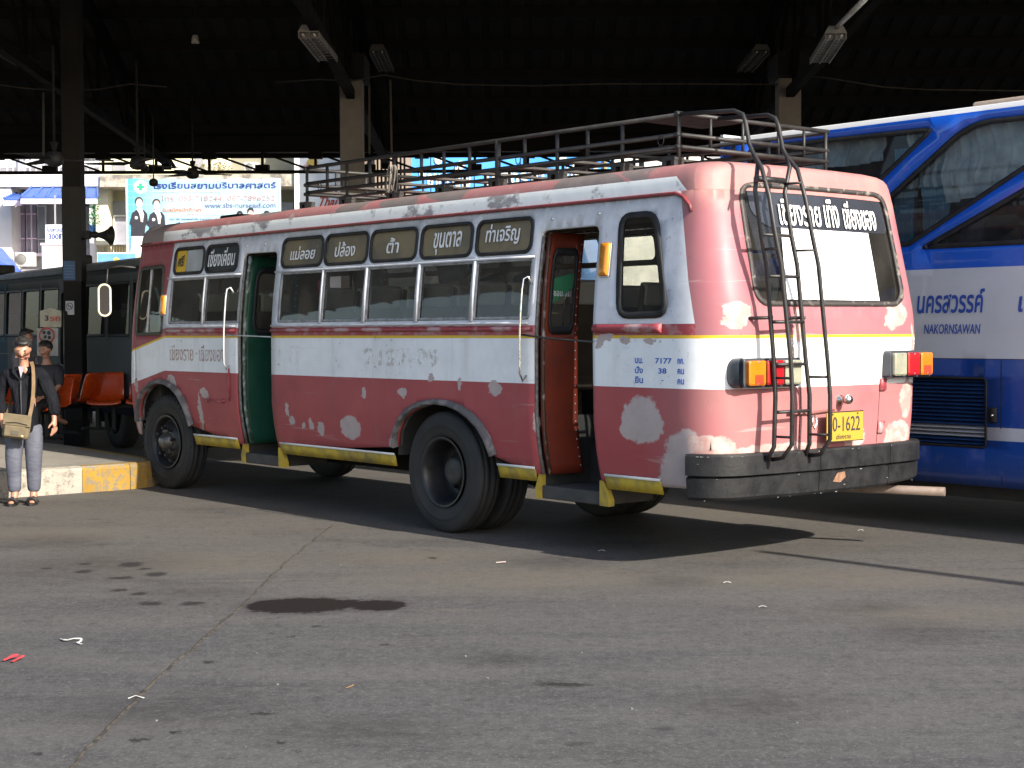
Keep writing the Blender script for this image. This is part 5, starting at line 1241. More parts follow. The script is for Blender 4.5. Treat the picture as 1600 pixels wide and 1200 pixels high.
slab('upper_wall', pm('upper_white', (.66, .66, .70), (.5, .5, .54), 1.5, .9), -130, 200, 155, 262, hA, Y0 + .1, .3)
slab('balcony_rail', grey_w, 20, 246, 48, 249, hA, Y0 - .8, .05)
for u in range(10, 150, 9): slab('baluster', pm('rail_lightgrey', (.45, .45, .48), None, 5, .6), u, 238, u + 1.6, 270, hA, Y0 - .75, .05)
for u0 in (28, 74, 116): slab('upper_window', shade_gl, u0, 236, u0 + 11, 272, hA, Y0 - .0, .12)
slab('pier', wht_w, -4, 292, 17, 430, hA, Y0 - .8, 1.2); slab('recess_wall', grey_w, 17, 292, 150, 560, hA, Y0 + .15, .15)
slab('recess_shadow_wall', wht_w, 0, 420, 150, 620, hA, Y0 + .02, .2)
# awning: sloping slab with tile ribs and a pale fascia
def awning(u0, u1, vt, vb, Yt, Yb, h, name='awning'):
    a0 = at(u0, vb, Yb); a1 = at(u1, vb, Yb); b0 = at(u0 + 20, vt, Yt); b1 = at(u1, vt, Yt); L = h.location
    mb = MB(); mb.add([a0 - L, a1 - L, b1 - L, b0 - L, a0 - L - Vector((0, 0, .08)), a1 - L - Vector((0, 0, .08)), b1 - L - Vector((0, 0, .08)), b0 - L - Vector((0, 0, .08))], [(0, 1, 2, 3), (7, 6, 5, 4), (0, 4, 5, 1), (1, 5, 6, 2), (2, 6, 7, 3), (3, 7, 4, 0)])
    o = mb.build(name, blue_r, h)
    n = int((a1.x - a0.x) / .32)
    for i in range(n + 1):
        t = i / n; s = a0.lerp(a1, t) - L; e = b0.lerp(b1, t) - L; MB().tube([s + Vector((0, 0, .02)), e + Vector((0, 0, .02))], .035, 5).build('tile_rib', blue_r, o)
    MB().bar(a0 - L + Vector((0, -.02, -.12)), a1 - L + Vector((0, -.02, -.12)), .06, .14).build('fascia', pinkw, h)
awning(33, 152, 290, 308, Y0 - .6, Y0 - 2.2, hA); awning(6, 34, 302, 311, Y0 - .5, Y0 - 1.6, hA)
def window(h, u0, v0, u1, v1, cols, rows, frame=pinkw, gl=shade_gl, Y=Y0, ft=2.0):
    """frame bars with separate panes"""
    f = slab('window_back', gl, u0, v0, u1, v1, h, Y + .06, .04)
    x0, z0, x1, z1 = fr(u0, v0, u1, v1, Y); L = h.location; mb = MB(); t = ft * Y / F
    rws = [v0] + [v0 + (v1 - v0) * r for r in rows] + [v1]
    for i in range(cols + 1):
        xx = x0 + (x1 - x0) * i / cols; MB().box(xx - t / 2 - L.x, Y - .04 - L.y, z0, xx + t / 2 - L.x, Y + .06 - L.y, z1).build('window_frame', frame, h)
    for v in rws:
        zz = at(u0, v, Y).z; MB().box(x0 - t / 2 - L.x, Y - .045 - L.y, zz - t / 2, x1 + t / 2 - L.x, Y + .055 - L.y, zz + t / 2).build('window_frame', frame, h)
    return f
window(hA, 22, 319, 40, 396, 2, (.2, .7), ft=1.6); window(hA, 41, 319, 58, 396, 2, (.2, .7), ft=1.6); window(hA, 59, 322, 71, 396, 1, (.7,), frame=pm('frame_pale', (.6, .62, .64), None, 5, .6), gl=pm('pale_glass', (.30, .34, .36), None, 2, .3), ft=1.5)
slab('sill', pinkw, 18, 396, 72, 400, hA, Y0 - .1, .3)
slab('soffit_beam', pinkw, 18, 312, 100, 317, hA, Y0 - .05, .2)
slab('grill_door', pm('grill_dark', (.05, .045, .05), None, 5, .6), 130, 318, 141, 410, hA, Y0 - .05, .1)
for i in range(5): slab('grill_bar', pm('grill_grey', (.30, .3, .32), None, 5, .6), 131 + i * 2, 322, 131.7 + i * 2, 405, hA, Y0 - .12, .04)
for v in (338, 352, 366, 380): slab('grill_bar', pm('grill_grey', (.3, .3, .32), None, 5, .6), 130, v, 141, v + 1.2, hA, Y0 - .13, .04)
slab('side_pier', wht_w, 141, 292, 150, 440, hA, Y0 - .3, .6)
def ac(name, lab, u0, v0, u1, v1, Y):
    x0, z0, x1, z1 = fr(u0, v0, u1, v1, Y); t = thing(name, lab, 'air conditioner', ((x0 + x1) / 2, Y, z0)); w_ = (x1 - x0) / 2; h_ = z1 - z0
    B('casing', pm('ac_white', (.62, .60, .55), (.5, .48, .44), 4, .6), -w_, -.3, 0, w_, 0, h_, t, .02)
    MB().lathe([(0, h_ * .40), (.012, h_ * .41), (.02, h_ * .38), (.005, h_ * .37)], (-w_ * .28, -.3, h_ / 2), (0, -1, 0), 20).build('fan_ring', pm('ac_grey', (.30, .29, .28), None, 4, .6), t)
    MB().lathe([(0, h_ * .37), (.004, h_ * .36), (.004, 0)], (-w_ * .28, -.302, h_ / 2), (0, -1, 0), 20).build('fan_guard', pm('ac_dark', (.14, .135, .13), (.22, .21, .2), 30, .6), t)
    return t
ac('aircon_unit', 'white outdoor air conditioner unit under the pink framed windows', 27, 395, 57, 417, Y0 - .9)
# hoarding, price sign and low roof in front of it
t = thing('blank_hoarding', 'large blank white panel under the 300 baht sign', 'hoarding', at(83, 421, 43)); x0, z0, x1, z1 = fr(66, 383, 104, 423, 43); L = t.location
B('panel', pm('panel_white', (.84, .84, .84), None, 2, .7), x0 - L.x, 0, z0 - L.z, x1 - L.x, .08, z1 - L.z, t); B('cap', pinkw, x0 - L.x - .03, -.03, z1 - L.z, x1 - L.x + .03, .1, z1 - L.z + .06, t); B('post', grey_w, -.05, .02, -L.z, .05, .07, z0 - L.z, t)
t = thing('price_sign', 'white roadside sign with blue Thai lettering and 300 baht', 'sign', at(87, 380, 43)); x0, z0, x1, z1 = fr(72, 351, 103, 379, 43); L = t.location
pn = B('board', pm('sign_paleblue', (.72, .78, .84), None, 3, .6), x0 - L.x, -.05, z0 - L.z, x1 - L.x, 0, z1 - L.z, t)
text('ห้องพักให้เช่า', .48, .16, ink_navy, ((x0 + x1) / 2 - L.x, -.055, z1 - L.z - .13), (1, 0, 0), (0, 0, 1), t, bold=.01); text('300฿', .38, .17, ink_navy, ((x0 + x1) / 2 - L.x, -.055, z0 - L.z + .16), (1, 0, 0), (0, 0, 1), t, bold=.02)
B('hanger', grey_w, -.02, -.03, z1 - L.z, .02, 0, z1 - L.z + .8, t)
t = thing('lean_to_roof', 'bright blue lean-to roof at the far left edge behind the shaded bus', 'roof', at(0, 425, 40)); L = t.location
q = [at(-60, 380, 41), at(4, 388, 41), at(34, 424, 38.5), at(-60, 440, 38.5)]; mb = MB(); mb.add([p - L for p in q] + [p - L - Vector((0, 0, .06)) for p in q], [(0, 1, 2, 3), (7, 6, 5, 4)] + [(i, (i + 1) % 4, 4 + (i + 1) % 4, 4 + i) for i in range(4)]); mb.build('roof_sheet', pm('leanblue', (.06, .13, .5), (.05, .1, .42), 4, .5), t)
# plant in the gap
t = thing('potted_plant', 'leafy green plant in the gap between the white and the cream house', 'plant', at(147, 352, 45.0)); rnd = random.Random(4); mb = MB()
for k in range(160):
    a = rnd.random() * 6.28; r_ = rnd.random() ** .5 * .13; zz = rnd.uniform(0, .75); c0 = Vector((r_ * math.cos(a), r_ * math.sin(a), zz)); d = Vector((rnd.uniform(-1, 1), rnd.uniform(-1, 1), rnd.uniform(-.5, 1))).normalized(); s_ = d.orthogonal().normalized()
    mb.add([c0, c0 + d * .05 + s_ * .02, c0 + d * .11, c0 + d * .05 - s_ * .02], [(0, 1, 2, 3)])
tag(mb.build('foliage', pm('leaf_green', (.03, .13, .05), (.06, .2, .08), 9, .5), t, fix=False), kind='stuff'); MB().tube([(0, 0, -.3), (0, 0, .6)], .015).build('stem', dark_steel, t)
t = thing('corner_notice', 'small blue notice beside the dark grille door', 'sign', at(145, 358, 45.2)); B('board', pm('notice_b2', (.08, .25, .6), None, 9, .5), -.09, -.02, -.12, .09, .02, .12, t); B('bracket', grey_w, -.01, .0, -.2, .01, .02, -.12, t)

hB = house('shophouse', 'cream shophouse with weathered concrete ledge behind the nursing school banner', 155, 462, crm_w, 11)
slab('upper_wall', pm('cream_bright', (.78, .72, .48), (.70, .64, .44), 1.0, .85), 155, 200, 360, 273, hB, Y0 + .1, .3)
slab('shaded_upper_wall', pm('cream_shade', (.30, .28, .20), None, 1.0, .85), 360, 200, 462, 276, hB, Y0 + .12, .3); slab('upper_strip', grey_w, 305, 238, 318, 272, hB, Y0 + .05, .1)  # duller copy of the cream puts shade into the wall colour
slab('ledge', conc_w, 156, 272, 462, 292, hB, Y0 - 1.0, 1.4); slab('corner_pier', pm('cream_light', (.74, .70, .56), None, 1, .85), 151, 292, 168, 440, hB, Y0 - .4, .8)
slab('window_recess', grey_w, 176, 314, 202, 338, hB, Y0 + .2, .2); window(hB, 179, 337, 202, 384, 1, (), frame=pm('frame_white', (.72, .72, .70), None, 5, .6), Y=Y0 + .1, ft=1.8)
slab('upper_window', grey_w, 176, 253, 196, 270, hB, Y0 + .05, .1); slab('dark_window', shade_gl, 440, 316, 458, 342, hB, Y0 + .1, .3); slab('shaded_bay', pm('bay_shade', (.22, .20, .15), None, 2, .85), 432, 292, 462, 360, hB, Y0 + .2, .2)  # bay colour darkened to carry its shade
for i in range(12): slab('balcony_bar', pm('bar_tan', (.40, .33, .2), None, 5, .7), 152 + i * 4.5, 384, 153.6 + i * 4.5, 400, hB, Y0 - .5, .05)
slab('balcony_rail', pm('bar_tan', (.4, .33, .2), None, 5, .7), 150, 382, 206, 385, hB, Y0 - .52, .06)
ac('aircon_unit', 'grey outdoor air conditioner unit high on the cream house above the banner', 384, 255, 406, 270, Y0 - .5)
t = thing('weeds', 'dry weeds sprouting on the concrete ledge above the banner', 'plant', at(332, 272, Y0 - .9)); mb = MB()
for k in range(120):
    x_ = rnd.gauss(0, .35); h_ = rnd.uniform(.05, .55) * math.exp(-abs(x_) * 1.2); a = rnd.uniform(-.4, .4); y_ = rnd.uniform(-.05, .2)
    mb.add([(x_, y_, 0), (x_ + .02, y_, 0), (x_ + a * h_, y_, h_)], [(0, 1, 2)])
    mb.add([(x_ + a * h_ * .7, y_, h_ * .7), (x_ + a * h_ * .7 + .06, y_ + .02, h_ * .8), (x_ + a * h_ * .7 + .02, y_, h_ * .9)], [(0, 1, 2)])
tag(mb.build('stalks', pm('weed_m', (.14, .12, .05), (.2, .15, .07), 9, .8), t, fix=False), kind='stuff')

# nursing school banner
YBn = 43.6; x0, z0, x1, z1 = fr(199, 279, 437, 402, YBn)
ban = thing('banner', 'wide pale blue vinyl banner with Thai lettering and two figures in black jackets', 'banner', (x0, YBn, z0)); bw, bh = x1 - x0, z1 - z0
n = 40; vs = [(bw * i / n, .008 * math.sin(i * .55 + j * .4) + .004 * math.sin(i * 1.7), bh * j / 8 + (.02 * math.sin(i * .7) if j in (0, 8) else 0)) for i in range(n + 1) for j in range(9)]
m = M('banner_vinyl', .55); x, y, z = m.xyz(); g = x.ramp(0, 1.3)
base_ = m.mix(m.noise(.8, 3).ramp(.3, .7), (.30, .50, .56), (.38, .55, .60)); c = m.mix(g, (.07, .36, .50), base_)
gr = ((x * 5.5).m('FRACT') < .08).mx((z * 5.5).m('FRACT') < .08) * (x < .75); c = m.mix(gr * .4, c, (.45, .75, .82)); m.base(c)
mb = MB(); mb.add(vs, [(i * 9 + j, (i + 1) * 9 + j, (i + 1) * 9 + j + 1, i * 9 + j + 1) for i in range(n) for j in range(8)], True); cl = mb.build('cloth', m.mat, ban, fix=False)
s_ = YBn / F
def bp(u, v): return ((u - 199) * s_, bh - (v - 279) * s_)
def btext(b, u0, u1, v0, v1, mat, **k):
    a, c0 = bp(u0, v1); b2, d = bp(u1, v0); text(b, b2 - a, d - c0, mat, ((a + b2) / 2, -.017, (c0 + d) / 2), (1, 0, 0), (0, 0, 1), ban, **k)
def bshape(pts, mat, y_=-.055, name='print_figure'):
    y_ = -.016 + (y_ + .05) * .35
    q = [bp(*p) for p in pts]; MB().prism(q, y_, y_ + .0012).build(name, mat, ban)
btext('โรงเรียนสยามบริบาลศาสตร์', 240, 432, 283, 294, ink_navy, bold=.02)
pr = pm('ink_rose', (.62, .30, .30), None, 20, .6)
btext('โทร. 053-718244  087-7896252', 254, 430, 304, 313, pr); btext('www.sbs-nurseaid.com', 321, 431, 316, 324, pm('ink_violet', (.16, .14, .30), None, 9, .6), bold=-.0)
btext('รับสมัครนักศึกษา', 255, 315, 323, 330, pm('ink_orange', (.68, .22, .12), None, 9, .6), bold=.01); btext('หลักสูตรพนักงานผู้ช่วยพยาบาล', 292, 350, 332, 336, pr); btext('ห้อง 181 ถนนพหลโยธิน อำเภอเมือง เชียงราย', 266, 352, 339, 343, ink_navy); btext('เปิดสอน', 276, 300, 346, 352, ink_navy, bold=.01)
btext('สถาบันเพื่อการพัฒนาอาชีพการดูแลเด็กและผู้สูงอายุ', 240, 345, 297, 300.5, pr)
def ell(cx, cy, rx, ry, k=18): return [(cx + rx * math.cos(a), cy + ry * math.sin(a)) for a in np.linspace(0, 2 * math.pi, k + 1)[:-1]]
pw = pm('print_white', (.80, .80, .80), None, 9, .6); pk = pm('print_black', (.03, .03, .04), None, 9, .5); pf_ = pm('print_skin', (.72, .52, .45), None, 9, .6)
bshape(ell(221, 291, 10.5, 10.5), pw, -.05, 'emblem_disc'); gg = pm('print_green', (.03, .38, .22), None, 9, .6)
bshape([(218.5, 285.5), (223.5, 285.5), (223.5, 289), (227, 289), (227, 293.5), (223.5, 293.5), (223.5, 297), (218.5, 297), (218.5, 293.5), (215, 293.5), (215, 289), (218.5, 289)], gg, -.056, 'emblem_cross')
for (dx, dy, hair_long) in ((0, 0, 0), (27, 3, 0)):
    bshape([(208 + dx, 331 + dy), (214 + dx, 327 + dy), (226 + dx, 327 + dy), (231 + dx, 333 + dy), (232 + dx, 348 + dy), (228 + dx, 352 + dy), (226.5 + dx, 368 + dy), (206 + dx, 368 + dy), (206.5 + dx, 350 + dy), (203.5 + dx, 348 + dy)], pk)
    bshape([(206 + dx, 367.8 + dy), (226.5 + dx, 367.8 + dy), (228 + dx, 399), (204 + dx, 399)], pw, -.057)
    bshape(ell(218.5 + dx, 313 + dy, 6.2, 6.5), pm('print_hair', (.05, .04, .04), None, 9, .6), -.058); bshape(ell(218.8 + dx, 317 + dy, 5.0, 7.5), pf_, -.063); bshape([(214 + dx, 325 + dy), (223 + dx, 325 + dy), (226 + dx, 334 + dy), (224 + dx, 346 + dy), (221 + dx, 345 + dy), (219 + dx, 333 + dy)], pw, -.067)
    bshape(ell(222.5 + dx, 338 + dy, 2.4, 6), pf_, -.071); bshape(ell(214 + dx, 339 + dy, 2.4, 2.4), pw, -.07)
for cx in (375, 392, 417): bshape(ell(cx, 334 if cx != 392 else 329, 5, 5.5), pk, -.056); bshape(ell(cx, 338 if cx != 392 else 333, 3.8, 5), pf_, -.061); bshape([(cx - 7, 356), (cx - 5, 345), (cx + 5, 345), (cx + 7, 356)], pk, -.064)
for xx in (0, bw): MB().tube([(xx, 0, -1.5), (xx, 0, bh)], .03).build('banner_pole', pm('pole_w', (.7, .7, .7), None, 5, .6), ban)
# billboard with a robed figure
x0, z0, x1, z1 = fr(153, 396, 212, 424, 42); t = thing('billboard', 'small blue billboard with a yellow clad seated figure', 'billboard', (x0, 42, z0)); w2, h2 = x1 - x0, z1 - z0
B('board', pm('bill_blue', (.10, .28, .66), (.16, .36, .72), 2, .5), 0, 0, 0, w2, .05, h2, t); B('board_edge', pw, -.02, .01, -.02, w2 + .02, .06, h2 + .03, t)
MB().prism([(.25, 0), (.30, .15), (.40, .22), (.42, .34), (.50, .38), (.58, .33), (.60, .22), (.72, .15), (.75, 0)], -.006, -.002).build('print_figure', pm('print_gold', (.72, .50, .12), None, 5, .6), t)
MB().prism([(.80, .12), (.86, .2), (.95, .2), (1.0, .1), (.9, .05)], -.006, -.002).build('print_flower', pw, t); B('post', grey_w, .1, .02, -z0, .2, .05, -.02, t)

hC = house('shop_sign_tower', 'tall white shop sign with a pink and yellow flower emblem and red Thai script', 461, 537, wht_w, 9, 4, Y0 - 1)
slab('sign_face', pm('sign_face_w', (.85, .84, .82), None, 2, .6), 461, 200, 537, 420, hC, Y0 - 1.1, .3)
L = hC.location
def stext(b, u0, u1, v0, v1, mat, Y, par, **k): p = at((u0 + u1) / 2, (v0 + v1) / 2, Y) - par.location; text(b, (u1 - u0) * Y / F, (v1 - v0) * Y / F, mat, p, (1, 0, 0), (0, 0, 1), par, **k)
stext('Thai', 499, 529, 307, 323, ink_red, Y0 - 1.12, hC, bold=.02, shear=.5)
for (u, v, ru, rv, mt) in ((488, 254, 9, 6, pm('petal_y', (.75, .5, .1), None, 5, .6)), (481, 262, 9, 5, pm('petal_p', (.70, .38, .30), None, 5, .6)), (492, 248, 6, 4, pm('petal_l', (.7, .6, .5), None, 5, .6)), (515, 257, 10, 2.5, grey_w)):
    q = [at(a, b, Y0 - 1.12) - L for a, b in ell(u, v, ru, rv)]; MB().prism([(p.x, p.z) for p in q], -.125 - .002 * ru, -.12 - .002 * ru + .001).build('emblem_petal', mt, hC)
hD = house('side_building', 'brownish plain side wall behind the middle column', 537, 634, pm('house_brown', (.20, .15, .11), (.26, .2, .15), 1.5, .9), 9.5, 9, Y0 - 3)
for i in range(9): slab('wall_rib', pm('rib_brown', (.28, .22, .17), None, 2, .9), 586 + i * 6, 240, 588 + i * 6, 330, hD, Y0 - 3.05, .4)
m = M('sign_sheet_blue', .35); m.base(m.mix(m.noise(.9, 3).ramp(.3, .7), (.05, .25, .68), (.09, .36, .78))); bs = m.mat
hE = house('sign_hall', 'long building front covered with blue sign boards and pale Thai letters', 634, 957, pm('hall_wall', (.12, .25, .5), None, 1, .8), 9, 10)
for i, (a, b) in enumerate(((636, 672), (674, 740), (742, 812), (814, 884), (886, 955))): 
    slab('sign_board', bs, a, 236, b, 320, hE, Y0 - .1, .3)
for b_, a0, a1, v0, v1 in (('อาหารไทย', 668, 735, 262, 292), ('เชียงราย', 760, 850, 262, 290), ('บริการ', 885, 935, 256, 284), ('๑๑', 655, 666, 262, 280)): stext(b_, a0, a1, v0, v1, pm('letter_pale', (.72, .70, .62), None, 9, .6), Y0 - .13, hE, bold=.03)
for (a, b) in ((685, 250), (720, 258), (880, 250)): q = [at(p, r_, Y0 - .12) - hE.location for p, r_ in ell(a, b, 6, 7)]; MB().prism([(p.x, p.z) for p in q], -.14, -.12).build('round_mark', pm('mark_pale', (.6, .62, .6), None, 9, .6), hE)
slab('yellow_edge', yellow_trim, 944, 236, 948, 300, hE, Y0 - .2, .3)
hF = house('pale_building', 'bright pale wall beyond the roof rack right of the blue sign hall', 957, 1110, pm('pale_w', (.80, .76, .68), None, 1, .85), 9)
hG = house('plain_building', 'plain grey shopfront row behind the blue coach', 1110, 2000, grey_w, 9)
hH = house('plain_building', 'plain grey shopfront row beyond the left edge', -900, -130, grey_w, 10)
# street in front of the shops
sm_ = bpy.data.meshes.new('pavement'); xa_, xb_ = -40, 40
o = B('pavement', pm('pave_m', (.35, .33, .30), (.28, .26, .24), 1, .9), -42, Y0 - 3.4, -.05, 42, Y0 + .3, .14); tag(o, kind='structure')

# ================================================================== things on the platform and hanging under the roof
# horn loudspeaker on the dark pillar
hp = at(150, 367, 22.8); t = thing('horn_loudspeaker', 'black horn loudspeaker pointing right from the dark pillar', 'loudspeaker', hp)
MB().lathe([(-.10, .045), (.0, .05), (.04, .035), (.12, .06), (.19, .10), (.225, .135), (.232, .142), (.225, .13), (.15, .07), (.06, .02), (.03, 0)], (.0, 0, 0), (1, -.15, -.06), 28).build('horn', gasket, t)
MB().box(-.16, -.05, -.06, -.08, .05, .06).build('driver_unit', gasket, t, .01); MB().tube([(-.12, .03, -.03), (-.2, .12, -.05), (-.3, .16, -.05)], .015).build('bracket', gasket, t)
# no smoking notice
np_ = at(109, 481, 22.86); t = thing('no_smoking_notice', 'white no smoking notice stuck on the dark pillar', 'notice', np_)
MB().prism([(-.06, .10), (.065, .10), (.065, -.10), (-.03, -.10), (-.035, -.05), (-.06, -.045)], -.004, 0).build('sheet', pm('sheet_w', (.55, .55, .58), None, 9, .7), t)
MB().tube([(.045 * math.cos(a), -.007, .025 + .045 * math.sin(a)) for a in np.linspace(0, 2 * math.pi, 22)], .005, 5).build('ring', ink_black, t); MB().bar((-.03, -.007, .055), (.03, -.007, -.005), .004, .009).build('slash', ink_black, t); MB().bar((-.028, -.006, .025), (.028, -.006, .025), .003, .012).build('cigarette', ink_black, t)
# signboards on a stand
sp_ = ground(78, 640, PZ); Ys = 21.5; sp_ = at(78, 560, Ys); sp_.z = PZ; t = thing('sign_stand', 'stand with a gabled 3 sign over a round red ringed emblem board', 'sign', sp_); L = t.location
q = [at(a, b, Ys) - L for a, b in ((63, 511), (96, 511), (96, 486), (79.5, 481), (63, 486))]; MB().prism([(p.x, p.z) for p in q], -.02, .02).build('gable_board', pm('board_cream', (.38, .36, .28), (.3, .28, .22), 8, .7), t)
text('3', .05, .075, ink_black, at(73, 497, Ys - .03) - L, (1, 0, 0), (0, 0, 1), t, bold=.03); text('รถ', .14, .06, ink_red, at(86, 498, Ys - .03) - L, (1, 0, 0), (0, 0, 1), t, bold=.02)
q = [at(a, b, Ys) - L for a, b in ((58, 556), (91, 556), (91, 513), (58, 513))]; MB().prism([(p.x, p.z) for p in q], -.01, .02).build('emblem_board', pm('board_grey', (.36, .36, .35), (.28, .28, .27), 8, .7), t)
cc = at(73, 524, Ys - .03) - L
MB().tube([cc + Vector((.10 * math.cos(a), 0, .10 * math.sin(a))) for a in np.linspace(0, 2 * math.pi, 28)], .010, 5).build('red_ring', ink_red, t)
for (dx, dz, rr_) in ((-.035, .04, .022), (.03, .035, .025), (-.02, -.02, .02), (.035, -.03, .022)): MB().prism([(cc.x + dx + rr_ * math.cos(a), cc.z + dz + rr_ * 1.2 * math.sin(a)) for a in np.linspace(0, 6.28, 9)[:-1]], -.035, -.028).build('emblem_mark', ink_black, t)
MB().tube([cc + Vector((.02 + .05 * math.cos(a), 0, -.13 + .05 * math.sin(a))) for a in np.linspace(0, 2 * math.pi, 18)], .005, 5).build('small_ring', ink_black, t)
for xx in (-.13, .10): MB().box(xx - .015, .02, 0, xx + .015, .05, .9).build('stand_leg', dark_steel, t)

# orange shell seats on beams
orange = pm('seat_orange', (0.62, 0.075, 0.008), (0.55, 0.06, 0.006), 4, .28, coat=.4)
def shell_seat(parent, x0, wd=.46):
    prof_ = [(-.27, .395), (-.25, .43), (-.20, .445), (-.05, .425), (.08, .42), (.17, .45), (.22, .53), (.26, .68), (.30, .80), (.31, .83)]
    n = 12; vs = []
    for i in range(n + 1):
        s = -1 + 2 * i / n
        for k, (y, z) in enumerate(prof_):
            tk = k / (len(prof_) - 1); lip = abs(s) ** 4
            if k > 5: vs.append((x0 + s * wd / 2 * (1 - .18 * max(0, tk - .6) ** 1), y - lip * .05, z))
            else: vs.append((x0 + s * wd / 2, y, z + lip * .03))
    q = len(prof_); mb = MB(); mb.add(vs, [(i * q + j, i * q + j + 1, (i + 1) * q + j + 1, (i + 1) * q + j) for i in range(n) for j in range(q - 1)], True)
    o = mb.build('seat', orange, parent, fix=False); sm = o.modifiers.new('solid', 'SOLIDIFY'); sm.thickness = .012
    return o
def bench(name, lab, loc, rz, n, group='rows of orange waiting seats on the platform'):
    t = thing(name, lab, 'bench', loc, rz, group)
    for i in range(n): shell_seat(t, i * .52)
    MB().box(-.2, -.03, .35, .52 * (n - 1) + .2, .03, .40).build('beam', gasket, t)
    for xx in (.0 if n == 1 else .1, .52 * (n - 1) - .1):
        MB().box(xx - .025, -.03, .03, xx + .025, .03, .36).build('pedestal', gasket, t)
        MB().tube([(xx, -.28, .02), (xx, -.2, .04), (xx, .2, .04), (xx, .28, .02)], .022).build('foot', gasket, t)
    return t
a = at(166, 640, 21.6); bench('waiting_bench', 'orange waiting seat facing out, next to the nose of the red bus', (a.x, a.y, PZ), R(8), 2)
a = at(160, 640, 22.2); bench('waiting_bench', 'row of orange waiting seats seen from the side, left of the front facing seat', (a.x, a.y, PZ), R(-110), 3)
# dark crates and bags behind the seats
for k, (u, v, Y, w_, h_, lb) in enumerate(((105, 640, 23.5, .5, .8, 'dark cabinet behind the person in the black jacket'), (40, 640, 24.0, 1.2, .75, 'low dark counter behind the seated people at far left'), (185, 640, 24.5, .6, .55, 'dark box under the orange seats near the red bus nose'))):
    a = at(u, v, Y); t = thing('storage_box', lb, 'box', (a.x, Y, PZ)); dm = pm('crate_dark', (.03, .035, .045), None, 4, .5)
    B('carcass', dm, -w_ / 2, 0, 0, w_ / 2, .5, h_, t, .01); B('lid', gasket, -w_ / 2 - .015, -.02, h_ + .001, w_ / 2 + .015, .52, h_ + .03, t, .008)
# ceiling fans
def fan(u, v, Y, rz, lab, long_=.62):
    t = thing('ceiling_fan', lab, 'fan', at(u, v, Y), rz, 'ceiling fans under the station roof')
    MB().lathe([(.10, .02), (.09, .07), (.02, .10), (-.04, .10), (-.07, .06), (-.08, 0)], (0, 0, 0), (0, 0, 1), 20).build('motor', gasket, t)
    MB().tube([(0, 0, .08), (0, 0, 1.3)], .015).lathe([(.10, .02), (.20, .05), (.22, .0)], (0, 0, 0), (0, 0, 1), 12).build('down_rod', dark_steel, t)
    for k in range(3):
        a = 2 * math.pi * k / 3; d = Vector((math.cos(a), math.sin(a), 0)); s = Vector((-d.y, d.x, 0))
        mb = MB(); mb.add([d * .09 + s * .02, d * .2 + s * .06 + Vector((0, 0, .015)), d * long_ + s * .075, d * long_ - s * .065, d * .2 - s * .05 - Vector((0, 0, .015)), d * .09 - s * .02], [(0, 1, 2, 3, 4, 5)]); o = mb.build('blade', gasket, t, fix=False); sm = o.modifiers.new('solid', 'SOLIDIFY'); sm.thickness = .008
fan(301, 272, 25, .35, 'dark ceiling fan hanging in front of the nursing school banner'); fan(215, 256, 20, 1.0, 'dark ceiling fan hanging nearer, left of the banner top', .66); fan(85, 250, 18, .2, 'dark ceiling fan near the top of the dark pillar', .66)
# small hanging lamps
for (u, v, Y, lb) in ((240, 284, 24, 'small round lamp hanging at the top left corner of the banner'), (226, 262, 26, 'small lamp on a thin cord left of the banner emblem')):
    t = thing('hanging_lamp', lb, 'lamp', at(u, v, Y)); MB().lathe([(.05, .02), (.03, .055), (0, .07), (-.05, .065), (-.07, .03), (-.07, 0)], (0, 0, 0), (0, 0, 1), 16).build('globe', gasket, t); MB().tube([(0, 0, .04), (.0, 0, 1.0)], .01).build('cord', gasket, t)

# ================================================================== PEOPLE
def grow_body(name, J, E_, mat, parent, sub=1, root=None, smooth=True):
    """one continuous skin over a skeleton; J: name -> (x, y, z, radius[, radius2])"""
    keys = list(J); idx = {k: i for i, k in enumerate(keys)}
    me = bpy.data.meshes.new(name); me.from_pydata([J[k][:3] for k in keys], [(idx[a], idx[b]) for a, b in E_], [])
    o = bpy.data.objects.new(name, me); COL.objects.link(o)
    sk = o.modifiers.new('skin', 'SKIN'); sk.use_smooth_shade = True; sk.branch_smoothing = .4
    lay = me.skin_vertices[0] if me.skin_vertices else None
    if lay is None:
        bpy.context.view_layer.objects.active = o; lay = me.skin_vertices[0]
    for k in keys:
        r = J[k][3]; r2 = J[k][4] if len(J[k]) > 4 else r
        lay.data[idx[k]].radius = (r, r2)
    lay.data[idx[root or keys[0]]].use_root = True
    ss = o.modifiers.new('sub', 'SUBSURF'); ss.levels = sub; ss.render_levels = sub
    dg = bpy.context.evaluated_depsgraph_get(); dg.update()
    m2 = bpy.data.meshes.new_from_object(o.evaluated_get(dg)); bpy.data.objects.remove(o)
    m2.name = name; m2.materials.clear(); m2.polygons.foreach_set('use_smooth', [True] * len(m2.polygons))
    return link(name, m2, parent, [mat])
def chain(*ks): return list(zip(ks[:-1], ks[1:]))
